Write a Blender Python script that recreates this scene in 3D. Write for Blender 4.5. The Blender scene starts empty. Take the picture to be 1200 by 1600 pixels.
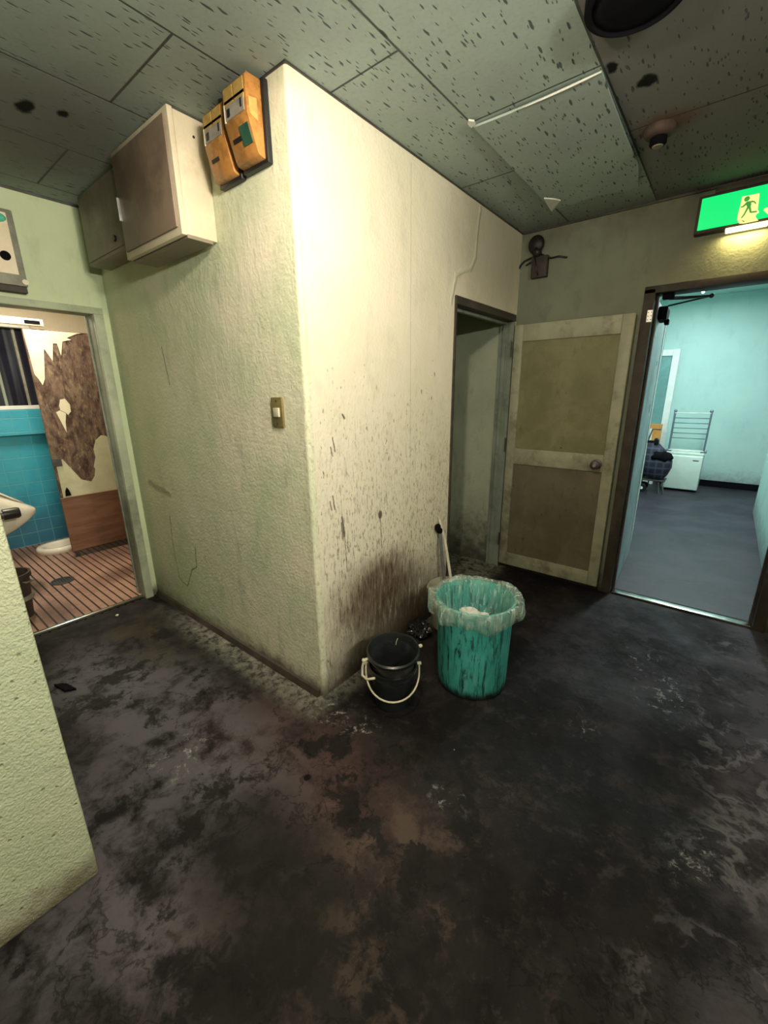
import bpy, bmesh, math, random
from mathutils import Vector, Matrix, noise as mnoise
random.seed(7)
C = bpy.context.scene.collection
SC = bpy.context.scene
PI = math.pi

# ------------------------------------------------------------------ camera
CAM = Vector((1.27413586, -1.10606725, 1.3938195))
YAW, PITCH, ROLL, FPX = 0.679060902, 0.281654226, -0.0108663191, 651.840746
_f = Vector((-math.sin(YAW)*math.cos(PITCH), math.cos(YAW)*math.cos(PITCH), -math.sin(PITCH)))
_r = _f.cross(Vector((0, 0, 1))).normalized()
_u = _r.cross(_f)
_R = _r*math.cos(ROLL) + _u*math.sin(ROLL)
_U = -_r*math.sin(ROLL) + _u*math.cos(ROLL)
cam_data = bpy.data.cameras.new('camera')
cam_data.sensor_fit = 'VERTICAL'
cam_data.sensor_height = 24.0
cam_data.lens = FPX/1600*24.0
cam_data.clip_start = 0.02
cam = bpy.data.objects.new('camera', cam_data)
m3 = Matrix((_R, _U, -_f)).transposed()
cam.matrix_world = Matrix.Translation(CAM) @ m3.to_4x4()
C.objects.link(cam)
SC.camera = cam

def on(u, v, axis, val):
    """point of the photograph measured onto the plane axis = val (metres)"""
    d = _f + _R*((u-600)/FPX) + _U*((800-v)/FPX)
    t = (val-CAM[axis])/d[axis]
    return CAM + d*t

# ------------------------------------------------------------------ view and light
SC.view_settings.view_transform = 'Standard'
SC.view_settings.look = 'None'
SC.view_settings.gamma = 1.0
SC.view_settings.use_curve_mapping = False
SC.view_settings.exposure = 0.0
W = bpy.data.worlds.new('world'); SC.world = W
W.use_nodes = True
W.node_tree.nodes['Background'].inputs[0].default_value = (0.5, 0.6, 0.55, 1)
W.node_tree.nodes['Background'].inputs[1].default_value = 0.02

def area(name, loc, size, size_y, col, power, rot=(0, 0, 0), spread=PI):
    l = bpy.data.lights.new(name, 'AREA'); l.shape = 'RECTANGLE'
    l.size = size; l.size_y = size_y; l.color = col; l.energy = power; l.spread = spread
    o = bpy.data.objects.new(name, l); o.location = loc; o.rotation_euler = rot
    C.objects.link(o); return o
KEY_LOC = (0.66, -0.42, 2.245)
KEY_POWER = 570.0
KEY_COL = (1.0, 0.83, 0.66)
# added fill light high on the right-hand wall, out of view
area('lobby_fill_light', (2.42, -0.9, 2.05), 0.06, 1.15, (1.0, 0.98, 0.80), 37.0, rot=(0, math.radians(90), 0), spread=math.radians(125))
# washroom ceiling lamp and the far room's fluorescent
area('washroom_light', (-2.75, -0.25, 2.27), 0.5, 0.12, (1.0, 0.88, 0.68), 27.0)
area('far_room_light', (1.30, 4.4, 2.52), 0.12, 1.2, (0.86, 1.0, 1.0), 70.0)

# ------------------------------------------------------------------ tagging
def tag(o, label=None, cat=None, group=None, kind=None):
    if label: o['label'] = label
    if cat: o['category'] = cat
    if group: o['group'] = group
    if kind: o['kind'] = kind
    return o
def thing(name, label, cat, loc=(0, 0, 0), rotz=0.0, group=None, kind=None, rot=None):
    o = bpy.data.objects.new(name, None); o.empty_display_size = 0.05
    C.objects.link(o); o.location = loc
    o.rotation_euler = rot if rot else (0, 0, rotz)
    return tag(o, label, cat, group, kind)
_root = {}
def rootloc(o):
    while o.parent: o = o.parent
    return Vector(o.location)

# ------------------------------------------------------------------ mesh builder
class MB:
    def __init__(s): s.bm = bmesh.new()
    def box(s, a, b, bev=0.0, seg=2, M=None):
        x0, y0, z0 = [min(a[i], b[i]) for i in range(3)]; x1, y1, z1 = [max(a[i], b[i]) for i in range(3)]
        vs = [s.bm.verts.new(p) for p in ((x0,y0,z0),(x1,y0,z0),(x1,y1,z0),(x0,y1,z0),(x0,y0,z1),(x1,y0,z1),(x1,y1,z1),(x0,y1,z1))]
        fs = [s.bm.faces.new([vs[i] for i in q]) for q in ((0,3,2,1),(4,5,6,7),(0,1,5,4),(1,2,6,5),(2,3,7,6),(3,0,4,7))]
        if bev > 0:
            es = list({e for f in fs for e in f.edges})
            r = bmesh.ops.bevel(s.bm, geom=es, offset=bev, segments=seg, affect='EDGES', profile=0.5)
            vs = list({v for f in r['faces'] for v in f.verts} | {v for v in vs if v.is_valid})
        if M is not None:
            for v in vs: v.co = M @ v.co
        return s
    def prism(s, poly, axis, a, b, bev=0.0):
        """poly: 2D points in the two other axes (in x,y,z order), extruded along axis from a to b"""
        def mk(p, t):
            l = list(p); l.insert(axis, t); return l
        n = len(poly)
        lo = [s.bm.verts.new(mk(p, a)) for p in poly]; hi = [s.bm.verts.new(mk(p, b)) for p in poly]
        fs = [s.bm.faces.new(lo[::-1]), s.bm.faces.new(hi)]
        for i in range(n):
            fs.append(s.bm.faces.new((lo[i], lo[(i+1) % n], hi[(i+1) % n], hi[i])))
        bmesh.ops.recalc_face_normals(s.bm, faces=fs)
        if bev > 0:
            bmesh.ops.bevel(s.bm, geom=list({e for f in fs for e in f.edges}), offset=bev, segments=2, affect='EDGES', profile=0.5)
        return s
    def loft(s, rings, closed=True, caps=True):
        R = [[s.bm.verts.new(p) for p in r] for r in rings]
        n = len(R[0]); fs = []
        for i in range(len(R)-1):
            for j in range(n if closed else n-1):
                k = (j+1) % n
                fs.append(s.bm.faces.new((R[i][j], R[i][k], R[i+1][k], R[i+1][j])))
        if caps and closed:
            fs.append(s.bm.faces.new(R[0][::-1])); fs.append(s.bm.faces.new(R[-1]))
        bmesh.ops.recalc_face_normals(s.bm, faces=fs)
        return s
    def lathe(s, prof, c=(0, 0, 0), seg=48, fn=None, closed_prof=False, M=None):
        """prof: (radius, z) list; fn(ang, i, r, z) -> (r, z) lets a ring wave"""
        R = []
        for i, (r, z) in enumerate(prof):
            ring = []
            for j in range(seg):
                a = 2*PI*j/seg
                rr, zz = (r, z) if fn is None else fn(a, i, r, z)
                p = Vector((c[0]+rr*math.cos(a), c[1]+rr*math.sin(a), c[2]+zz))
                ring.append(M @ p if M is not None else p)
            R.append(ring)
        if closed_prof:
            s.loft(R + [R[0]], caps=False)
            bmesh.ops.remove_doubles(s.bm, verts=s.bm.verts, dist=1e-6)
        else:
            s.loft(R, caps=True)
        return s
    def tube(s, pts, r, seg=8, caps=True):
        pts = [Vector(p) for p in pts]; rings = []
        rad = r if isinstance(r, (list, tuple)) else [r]*len(pts)
        prev = None
        for i, p in enumerate(pts):
            d = (pts[min(i+1, len(pts)-1)] - pts[max(i-1, 0)]).normalized()
            if prev is None:
                n = d.orthogonal().normalized()
            else:
                n = (prev - d*prev.dot(d)).normalized()
            prev = n; b = d.cross(n)
            rings.append([p + (n*math.cos(2*PI*j/seg) + b*math.sin(2*PI*j/seg))*rad[i] for j in range(seg)])
        return s.loft(rings, caps=caps)
    def cyl(s, a, b, r, seg=24): return s.tube([a, b], r, seg)
    def ball(s, c, r, sub=3, sq=(1, 1, 1), amp=0.0, fr=6.0, seed=0.0):
        q = bmesh.ops.create_icosphere(s.bm, subdivisions=sub, radius=1.0)
        for v in q['verts']:
            p = v.co.copy()
            k = 1.0 + (amp*mnoise.noise(p*fr/3 + Vector((seed, 0, 0))) + amp*0.6*mnoise.noise(p*fr + Vector((0, seed, 0))) if amp else 0)
            v.co = Vector((c[0]+p.x*r*sq[0]*k, c[1]+p.y*r*sq[1]*k, c[2]+p.z*r*sq[2]*k))
        return s
    def xform(s, M):
        bmesh.ops.transform(s.bm, matrix=M, verts=s.bm.verts); return s
    def build(s, name, mat, parent=None, smooth=False, world=True, origin=None, label=None, auto=None):
        me = bpy.data.meshes.new(name); s.bm.normal_update()
        off = Vector((0, 0, 0))
        if parent is not None and world: off = rootloc(parent)
        if parent is None and origin is not None:
            if origin == 'base':
                xs = [v.co for v in s.bm.verts]
                lo = Vector([min(v[i] for v in xs) for i in range(3)]); hi = Vector([max(v[i] for v in xs) for i in range(3)])
                off = Vector(((lo.x+hi.x)/2, (lo.y+hi.y)/2, lo.z))
            else: off = Vector(origin)
        if off.length > 0: bmesh.ops.translate(s.bm, verts=s.bm.verts, vec=-off)
        s.bm.to_mesh(me); s.bm.free()
        o = bpy.data.objects.new(name, me); C.objects.link(o)
        if parent is not None: o.parent = parent
        else: o.location = off
        me.materials.append(mat)
        if smooth:
            for p in me.polygons: p.use_smooth = True
        if auto:
            for p in me.polygons: p.use_smooth = True
            try: me.set_sharp_from_angle(angle=math.radians(auto))
            except Exception: pass
        if label: o['label'] = label
        return o
def struct(o):
    o['kind'] = 'structure'; return o

# ------------------------------------------------------------------ material DSL
class G:
    def __init__(s, name):
        s.m = bpy.data.materials.new(name); s.m.use_nodes = True
        s.t = s.m.node_tree; s.t.nodes.clear()
        s.out = s.t.nodes.new('ShaderNodeOutputMaterial')
        s.tc = s.t.nodes.new('ShaderNodeTexCoord').outputs['Object']
        s.b = None
    def n(s, typ): return s.t.nodes.new(typ)
    def put(s, sock, v):
        if isinstance(v, bpy.types.NodeSocket): s.t.links.new(v, sock)
        elif v is not None:
            if sock.type == 'RGBA' and not isinstance(v, (int, float)):
                v = tuple(v) + ((1.0,) if len(v) == 3 else ())
            elif sock.type == 'RGBA': v = (v, v, v, 1)
            sock.default_value = v
    def math(s, op, a, b=0.0, c=None, clamp=False):
        k = s.n('ShaderNodeMath'); k.operation = op; k.use_clamp = clamp
        s.put(k.inputs[0], a); s.put(k.inputs[1], b)
        if c is not None: s.put(k.inputs[2], c)
        return k.outputs[0]
    def add(s, a, b): return s.math('ADD', a, b)
    def sub(s, a, b): return s.math('SUBTRACT', a, b)
    def mul(s, a, b): return s.math('MULTIPLY', a, b)
    def mx(s, a, b): return s.math('MAXIMUM', a, b)
    def mn(s, a, b): return s.math('MINIMUM', a, b)
    def vm(s, op, a, b=None, scale=None):
        k = s.n('ShaderNodeVectorMath'); k.operation = op
        s.put(k.inputs[0], a)
        if b is not None: s.put(k.inputs[1], b)
        if scale is not None: s.put(k.inputs['Scale'], scale)
        return k.outputs['Value'] if op in ('LENGTH', 'DOT_PRODUCT', 'DISTANCE') else k.outputs['Vector']
    def map(s, v=None, sc=(1, 1, 1), loc=(0, 0, 0), rot=(0, 0, 0)):
        k = s.n('ShaderNodeMapping'); s.put(k.inputs['Vector'], v or s.tc)
        k.inputs['Scale'].default_value = sc; k.inputs['Location'].default_value = loc; k.inputs['Rotation'].default_value = rot
        return k.outputs[0]
    def noise(s, scale, detail=4.0, rough=0.55, v=None, dist=0.0, sc=None, col=False, loc=(0, 0, 0)):
        k = s.n('ShaderNodeTexNoise')
        vv = v or s.tc
        if sc or loc != (0, 0, 0): vv = s.map(vv, sc or (1, 1, 1), loc)
        s.put(k.inputs['Vector'], vv)
        k.inputs['Scale'].default_value = scale; k.inputs['Detail'].default_value = detail
        k.inputs['Roughness'].default_value = rough; k.inputs['Distortion'].default_value = dist
        return k.outputs['Color'] if col else k.outputs[0]
    def vor(s, scale, v=None, feature='F1', sc=None, out='Distance', rnd=1.0, loc=(0, 0, 0)):
        k = s.n('ShaderNodeTexVoronoi'); k.feature = feature
        vv = v or s.tc
        if sc or loc != (0, 0, 0): vv = s.map(vv, sc or (1, 1, 1), loc)
        s.put(k.inputs['Vector'], vv); k.inputs['Scale'].default_value = scale
        k.inputs['Randomness'].default_value = rnd
        return k.outputs[out]
    def ss(s, x, a, b, lo=0.0, hi=1.0):
        k = s.n('ShaderNodeMapRange'); k.interpolation_type = 'SMOOTHSTEP'
        s.put(k.inputs['Value'], x)
        if a <= b: vals = (a, b, lo, hi)
        else: vals = (b, a, hi, lo)
        for nm, v in zip(('From Min', 'From Max', 'To Min', 'To Max'), vals): k.inputs[nm].default_value = v
        return k.outputs[0]
    def mix(s, f, a, b, blend='MIX'):
        k = s.n('ShaderNodeMix'); k.data_type = 'RGBA'; k.blend_type = blend
        s.put(k.inputs[0], f); s.put(k.inputs[6], a); s.put(k.inputs[7], b)
        return k.outputs[2]
    def xyz(s, v=None):
        k = s.n('ShaderNodeSeparateXYZ'); s.put(k.inputs[0], v or s.tc); return k.outputs
    def warp(s, scale, amt, detail=3.0, v=None):
        c = s.noise(scale, detail, 0.6, col=True, v=v)
        return s.vm('ADD', v or s.tc, s.vm('SCALE', s.vm('SUBTRACT', c, (0.5, 0.5, 0.5)), scale=amt))
    def ell(s, c, r, v=None, soft=0.35):
        """1 inside the ellipsoid, fading out over the soft share of its radius"""
        d = s.vm('SUBTRACT', v or s.tc, c)
        d = s.vm('MULTIPLY', d, tuple(1.0/q for q in r))
        return s.ss(s.vm('LENGTH', d), 1.0+soft, 1.0-soft)
    def line(s, pts, w, v=None, soft=0.6):
        """thin crack or seam along a polyline"""
        best = None
        for a, b in zip(pts[:-1], pts[1:]):
            a = Vector(a); b = Vector(b); d = b-a
            pa = s.vm('SUBTRACT', v or s.tc, tuple(a))
            t = s.math('DIVIDE', s.vm('DOT_PRODUCT', pa, tuple(d)), d.length_squared, clamp=True)
            q = s.vm('LENGTH', s.vm('SUBTRACT', pa, s.vm('SCALE', tuple(d), scale=t)))
            best = q if best is None else s.mn(best, q)
        return s.ss(best, w*(1+soft), w*(1-soft))
    def bump(s, h, strength=0.3, dist=0.01):
        k = s.n('ShaderNodeBump'); s.put(k.inputs['Height'], h)
        k.inputs['Strength'].default_value = strength; k.inputs['Distance'].default_value = dist
        s._n = k.outputs[0]; return k.outputs[0]
    def done(s, col, rough=0.6, metal=0.0, normal=None, spec=0.5, emit=None, estr=0.0, trans=0.0, alpha=1.0, sss=0.0, coat=0.0):
        b = s.n('ShaderNodeBsdfPrincipled'); s.b = b
        s.put(b.inputs['Base Color'], col); s.put(b.inputs['Roughness'], rough); s.put(b.inputs['Metallic'], metal)
        s.put(b.inputs['Specular IOR Level'], spec)
        if normal is not None: s.put(b.inputs['Normal'], normal)
        if emit is not None:
            s.put(b.inputs['Emission Color'], emit); s.put(b.inputs['Emission Strength'], estr)
        b.inputs['Transmission Weight'].default_value = trans
        s.put(b.inputs['Alpha'], alpha); b.inputs['Coat Weight'].default_value = coat
        s.t.links.new(b.outputs[0], s.out.inputs[0])
        return s.m

def simple(name, col, rough=0.5, metal=0.0, var=0.15, scale=12.0, dirt=None, dirt_amt=0.5, spec=0.5, bump=0.0, coat=0.0):
    """painted / plastic surface with mottling, specks of wear and optional grime"""
    g = G(name)
    a = g.noise(scale, 5, 0.6)
    c = g.mix(g.ss(a, 0.3, 0.7), tuple(x*(1-var) for x in col), tuple(min(1, x*(1+var)) for x in col))
    if dirt:
        d = g.noise(scale*0.45, 8, 0.72, loc=(3, 1, 7))
        c = g.mix(g.mul(g.ss(d, 0.48, 0.68), dirt_amt), c, dirt)
    nm = g.bump(g.noise(scale*9, 3, 0.6), bump, 0.003) if bump else None
    return g.done(c, g.ss(a, 0.2, 0.8, rough*0.85, min(1, rough*1.15)), metal, nm, spec, coat=coat)

# ---- plaster
def plaster(name, base, tint, extra=None, floor_dirt=0.16, dirt_col=(0.05, 0.035, 0.025), speck=0.25, speck_top=1.2, grain=0.35, mott=0.55):
    g = G(name)
    x, y, z = g.xyz()
    big = g.noise(2.2, 5, 0.6)
    c = g.mix(g.ss(big, 0.35, 0.66), base, tint)
    med = g.noise(9, 6, 0.65, sc=(1, 1, 0.45))
    c = g.mix(g.mul(g.ss(med, 0.52, 0.75), mott), c, tuple(q*0.62 for q in tint))
    # thin vertical runs and flecks, denser lower down
    st = g.noise(60, 3, 0.6, sc=(1, 1, 0.16), dist=0.4)
    low = g.ss(g.add(z, g.mul(g.sub(big, 0.5), 0.8)), speck_top, speck_top*0.15)
    fl = g.mul(g.ss(st, 0.58, 0.70), g.mul(low, speck))
    c = g.mix(fl, c, (0.10, 0.085, 0.05))
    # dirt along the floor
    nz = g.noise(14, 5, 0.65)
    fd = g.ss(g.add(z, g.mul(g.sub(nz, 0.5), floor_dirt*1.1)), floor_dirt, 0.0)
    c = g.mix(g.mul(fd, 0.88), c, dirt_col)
    h = g.add(g.mul(g.noise(70, 3, 0.55), 0.6), g.mul(g.noise(18, 3, 0.5), 0.8))
    if extra:
        c, h = extra(g, c, h, (x, y, z), st)
    return g.done(c, 0.75, 0, g.bump(h, grain, 0.012), 0.25)

def extra_front(g, c, h, P, st):
    x, y, z = P
    w = g.warp(16, 0.02)
    dark = (0.055, 0.06, 0.04)
    def pp(l): return [(a, 0, b) for a, b in l]
    c = g.mix(g.mul(g.ss(x, -.45, -1.5), .8), c, g.mix(.75, c, (.50, .58, .37)))  # greener away from the corner: tint of the dimmer light painted into the plaster
    cr = g.line(pp([(-1.34, .66), (-1.36, .45), (-1.345, .235), (-1.245, .205), (-1.15, .345), (-1.08, .385), (-1.065, .52)]), 0.0038, w)
    c = g.mix(g.mul(cr, 0.75), c, dark)
    s1 = g.line(pp([(-1.115, 1.63), (-1.086, 1.44)]), 0.0032, g.warp(30, .01))
    c = g.mix(g.mul(s1, 0.85), c, dark)
    s2 = g.line(pp([(-1.56, .845), (-1.3, .80)]), 0.02, g.warp(8, .05))
    c = g.mix(g.mul(s2, 0.5), c, (0.13, 0.13, 0.08))
    s3 = g.line(pp([(-.62, .82), (-.58, .55)]), 0.0025, w)
    c = g.mix(g.mul(s3, 0.4), c, dark)
    # grease and knocks along the outside corner
    e = g.mul(g.ss(x, -0.09, -0.01), g.ss(g.noise(58, 6, 0.75, sc=(1, 1, .5)), .50, .66))
    e = g.mul(e, g.mul(g.ss(z, 1.55, 1.2), 1.0))
    c = g.mix(g.mul(e, 0.55), c, (0.20, 0.19, 0.11))
    # soot climbing where the wall meets the door casing
    d = g.mul(g.ss(x, -1.15, -1.72), g.ss(g.add(z, g.mul(g.noise(6, 4, .6), .25)), .42, .08))
    c = g.mix(g.mul(d, .7), c, (0.07, 0.05, 0.03))
    return c, h

def extra_side(g, c, h, P, st):
    x, y, z = P
    w = g.warp(7, 0.16)
    # brown splash with runs
    b1 = g.ell((0, .42, .40), (1, .29, .18), w, 0.6)
    b2 = g.ell((0, .62, .10), (1, .50, .30), w, 0.6)
    runs = g.noise(48, 5, 0.7, sc=(1, 1, 0.16), dist=0.3)
    c = g.mix(g.mul(b1, g.ss(runs, .22, .52, .35, .9)), c, (0.125, 0.068, 0.042))
    c = g.mix(g.mul(b2, g.ss(runs, .30, .52, .3, .92)), c, (0.085, 0.055, 0.038))
    c = g.mix(g.mul(b1, g.ss(runs, .50, .62, 0, .85)), c, (0.045, 0.022, 0.015))
    # spatter of short dark dashes
    dens = g.mul(g.ss(z, 1.65, .55), g.ss(y, -0.02, .16))
    for sc_, pk, lo_ in ((40, .55, (0, 0, 0)), (62, .62, (3, 0, 5)), (90, .6, (1, 4, 2))):
        vv = g.warp(20, .03)
        v = g.vor(sc_, sc=(1, 1, 0.27), v=vv, loc=lo_); r = g.xyz(g.vor(sc_, sc=(1, 1, 0.27), v=vv, out='Color', loc=lo_))
        pick = g.math('LESS_THAN', r[0], g.mul(dens, pk))
        sp = g.mul(g.ss(v, .20, .08), pick)
        c = g.mix(g.mul(sp, g.add(.35, g.mul(r[1], .5))), c, (0.085, 0.065, 0.038))
    fine = g.mul(g.ss(g.noise(85, 4, .7, sc=(1, 1, .28), dist=.4), .52, .64), g.mul(dens, .78))
    c = g.mix(fine, c, (0.17, 0.14, 0.08))
    for (yy, z0, z1, ww) in ((.172, .85, .76, .006), (.182, .80, .58, .0022), (.165, .83, .74, .003), (.442, .80, .62, .0025), (.12, .96, .90, .0035), (.10, .94, .90, .003), (.135, 1.21, 1.15, .003), (.12, 1.17, 1.13, .003), (.2, 1.30, 1.285, .005)):
        c = g.mix(g.mul(g.line([(0, yy, z0), (0, yy+.01, z1)], ww, g.warp(25, .012)), .85), c, (0.05, 0.03, 0.02))
    c = g.mix(g.mul(g.ell((0, .442, .80), (1, .016, .022), soft=.3), .85), c, (0.06, .035, .02))
    # plaster repair outlined near the ceiling; a joint in the render
    rp = g.line([(0, 1.36, 2.37), (0, 1.335, 2.13), (0, 1.27, 2.05), (0, 1.115, 2.00), (0, 1.08, 1.86)], .012, g.warp(9, .05))
    h = g.add(h, g.mul(rp, 1.4))
    c = g.mix(g.mul(rp, .45), c, (.72, .70, .52))
    jn = g.line([(0, .69, 2.36), (0, .70, 1.0)], .003)
    c = g.mix(g.mul(jn, .3), c, (.25, .25, .16))
    k = g.mul(g.ell((0, 1.55, 2.2), (1, .5, .35), w, .6), .5)
    c = g.mix(k, c, (0.20, .185, .13))
    # grime on the arris beside the bin and at the foot
    e = g.mul(g.ss(y, .10, .0), g.mul(g.ss(z, .75, .1), g.ss(g.noise(55, 6, .75, sc=(1, 1, .35)), .44, .64)))
    c = g.mix(g.mul(e, .75), c, (0.12, 0.11, .07))
    fz = g.ss(g.add(z, g.mul(g.sub(runs, .5), .35)), .22, .02)
    c = g.mix(g.mul(fz, g.ss(y, .04, .3, .35, .85)), c, (0.035, .026, .02))
    return c, h

def extra_back(g, c, h, P, st):
    w = g.warp(8, .08)
    cr = g.line([(.33, 0, 2.17), (.28, 0, 2.12), (.26, 0, 2.04), (.22, 0, 2.02)], .010, w)
    c = g.mix(g.mul(cr, .5), c, (.06, .055, .035))
    c2 = g.line([(.42, 0, 2.07), (.55, 0, 2.09), (.7, 0, 2.11)], .004, g.warp(12, .04))
    c = g.mix(g.mul(c2, .5), c, (.06, .055, .035))
    e = g.mul(g.ss(P[2], 2.2, 2.4), g.ss(g.noise(5, 5, .6), .35, .65))
    c = g.mix(g.mul(e, .55), c, (.09, .08, .055))
    return c, g.add(h, g.mul(cr, .8))

def extra_near(g, c, h, P, st):
    v = g.vor(46, v=g.warp(18, .02)); k = g.xyz(g.vor(46, v=g.warp(18, .02), out='Color'))
    pit = g.mul(g.ss(v, .24, .08), g.math('LESS_THAN', k[0], .09))
    c = g.mix(g.mul(pit, .45), c, (.17, .18, .11))
    sm = g.mul(g.ss(g.noise(5, 6, .7), .52, .68), .35)
    c = g.mix(sm, c, (.33, .35, .23))
    return c, g.add(g.sub(h, g.mul(pit, 1.2)), g.mul(g.noise(150, 2, .5), .9))

CREAM = (0.80, 0.75, 0.59)
GREENISH = (0.60, 0.66, 0.46)
M = {}
M['wall_front'] = plaster('plaster_front', CREAM, GREENISH, extra_front, .13, speck=.22, speck_top=1.0, grain=.45)
M['wall_side'] = plaster('plaster_side', (0.82, 0.75, 0.61), (0.76, 0.71, 0.55), extra_side, .10, speck=.6, speck_top=1.6, mott=.35)
M['wall_left'] = plaster('plaster_left', (.60, .67, .44), (.54, .61, .40), None, .12, speck=.15, mott=.3)
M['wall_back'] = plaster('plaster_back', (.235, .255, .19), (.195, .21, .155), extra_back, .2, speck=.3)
M['wall_near'] = plaster('plaster_near', (.56, .58, .41), (.49, .53, .36), extra_near, .14, (.14, .11, .07), speck=.10, speck_top=.6, grain=.55, mott=.25)
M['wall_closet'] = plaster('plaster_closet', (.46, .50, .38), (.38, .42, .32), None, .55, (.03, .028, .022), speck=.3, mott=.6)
M['wall_other'] = plaster('plaster_other', (.66, .64, .47), (.58, .58, .42), None)
M['far_wall'] = plaster('paint_far_room', (.46, .66, .61), (.42, .62, .58), None, .30, (.22, .25, .25), speck=.1, speck_top=.5, grain=.15, mott=.2)
M['wash_plaster'] = plaster('plaster_washroom', (.78, .70, .55), (.72, .66, .50), None, .1, speck=.05, mott=.2)

# ---- lobby floor: worn dark concrete
def floor_material():
    g = G('worn_concrete')
    x, y, z = g.xyz()
    w = g.warp(2.4, .35, 5)
    w2 = g.warp(9, .09, 5)
    n1 = g.noise(2.1, 8, .66, v=w)
    n2 = g.noise(5.5, 9, .70, v=w2, loc=(4, 2, 0))
    n3 = g.noise(26, 7, .75, loc=(1, 5, 2))
    c = g.mix(g.ss(n1, .40, .60), (.0075, .0065, .0070), (.018, .0155, .0165))
    c = g.mix(g.mul(g.ss(n2, .53, .66), .85), c, (.040, .033, .033))
    c = g.mix(g.mul(g.ss(g.noise(7, 8, .72, v=w2, loc=(1, 8, 3)), .55, .66), .6), c, (.045, .032, .026))
    c = g.mix(g.mul(g.ss(n3, .56, .70), .55), c, (.058, .051, .052))
    blk = g.noise(4.2, 8, .70, v=w2, loc=(7, 3, 1))
    # maroon wear in front of the corner, grey path to the washroom, pale strip on the right
    red = g.mul(g.ell((.16, -.33, 0), (.52, .22, 1), w, .6), g.ss(n2, .30, .55))
    c = g.mix(g.mul(red, .85), c, (.074, .044, .043))
    red2 = g.mul(g.ell((.62, -.44, 0), (.36, .28, 1), w, .6), g.ss(n2, .48, .60))
    c = g.mix(g.mul(red2, .8), c, (.085, .060, .046))
    red3 = g.mul(g.ell((.35, -.75, 0), (.16, .22, 1), w2, .6), g.ss(n2, .42, .60))
    c = g.mix(g.mul(red3, .8), c, (.105, .075, .068))
    gr = g.mul(g.ell((-.50, -.50, 0), (.78, .26, 1), w, .5), g.ss(n2, .38, .56))
    c = g.mix(g.mul(gr, .9), c, (.108, .104, .118))
    gr2 = g.mul(g.ell((-.05, -.93, 0), (.46, .28, 1), w, .5), g.ss(n2, .38, .58))
    c = g.mix(g.mul(gr2, .9), c, (.098, .090, .105))
    gr3 = g.mul(g.ell((-.9, -.62, 0), (.45, .2, 1), w, .5), g.ss(n2, .34, .55))
    c = g.mix(g.mul(gr3, .8), c, (.115, .110, .126))
    ol = g.mul(g.ell((-1.2, -.30, 0), (.45, .16, 1), w, .6), g.ss(n2, .40, .6))
    c = g.mix(g.mul(ol, .8), c, (.046, .038, .020))
    rt = g.mul(g.ss(g.add(x, g.mul(g.sub(n1, .5), .8)), 1.38, 1.66), g.ss(n2, .32, .54))
    c = g.mix(g.mul(rt, .9), c, (.085, .078, .092))
    vt = g.mul(g.ell((1.1, 1.25, 0), (.45, .5, 1), w, .7), g.ss(n2, .35, .6))  # violet reflection from the far doorway painted into the floor colour
    c = g.mix(g.mul(vt, .6), c, (.050, .043, .060))
    bk = g.mul(g.ss(blk, .54, .60), g.ss(x, 1.5, 1.2))
    c = g.mix(g.mul(bk, .88), c, (.0085, .008, .0085))
    c = g.mix(g.mul(g.ell((.40, -.62, 0), (.30, .20, 1), w, .6), .85), c, (.009, .009, .009))
    vein = g.math('ABSOLUTE', g.sub(g.noise(2.6, 6, .62, v=g.warp(3, .25, 4), loc=(2, 7, 1)), .5))
    vm_ = g.mul(g.ss(vein, .034, .0), g.ss(g.add(x, g.mul(g.sub(n1, .5), .6)), 1.25, 1.55))
    vm_ = g.mul(vm_, g.ss(g.noise(3, 5, .6, loc=(3, 3, 9)), .42, .58))
    c = g.mix(g.mul(vm_, .60), c, (.20, .19, .205))
    crk = g.math('ABSOLUTE', g.sub(g.noise(2.2, 7, .6, v=g.warp(4, .2, 4), loc=(9, 1, 4)), .5))
    c = g.mix(g.mul(g.ss(crk, .010, .0), .6), c, (.004, .004, .004))
    # lime bloom along the foot of the walls and by the door
    ef = g.noise(22, 8, .78, v=w2)
    l1 = g.mul(g.mul(g.ss(y, -.20, -.05), g.ss(x, -1.6, -.9)), g.mul(g.ss(x, .12, -.02), 1))
    c = g.mix(g.mul(l1, g.ss(ef, .36, .58)), c, (.20, .20, .165))
    c = g.mix(g.mul(l1, g.ss(ef, .58, .72)), c, (.42, .43, .36))
    for cc, rr in (((.13, -.05, 0), (.12, .07, 1)), ((.27, -.02, 0), (.07, .05, 1)), ((1.27, 1.02, 0), (.11, .15, 1)), ((1.15, 1.25, 0), (.09, .08, 1)), ((1.02, .55, 0), (.045, .05, 1)), ((.73, -.10, 0), (.06, .05, 1)), ((-.2, -.58, 0), (.10, .10, 1)), ((1.42, .22, 0), (.05, .10, 1))):
        e = g.mul(g.ell(cc, rr, w2, .8), g.ss(ef, .54, .66))
        c = g.mix(g.mul(e, .9), c, (.40, .40, .37))
    sp = g.vor(9.0); spc = g.vor(9.0, out='Color')
    c = g.mix(g.mul(g.ss(sp, .040, .022), g.math('LESS_THAN', g.xyz(spc)[1], .10)), c, (.50, .48, .42))
    c = g.mix(g.ell((.267, -.336, 0), (.014, .014, 1), soft=.3), c, (.005, .004, .004))
    wet = g.ss(g.noise(1.7, 4, .6, loc=(6, 6, 0)), .40, .65)
    hh = g.add(g.mul(n3, .6), g.mul(n2, 1.2))
    return g.done(c, g.mix(wet, (.75,)*3, (.5,)*3), 0, g.bump(hh, .45, .012), .14)
M['floor'] = floor_material()

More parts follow.
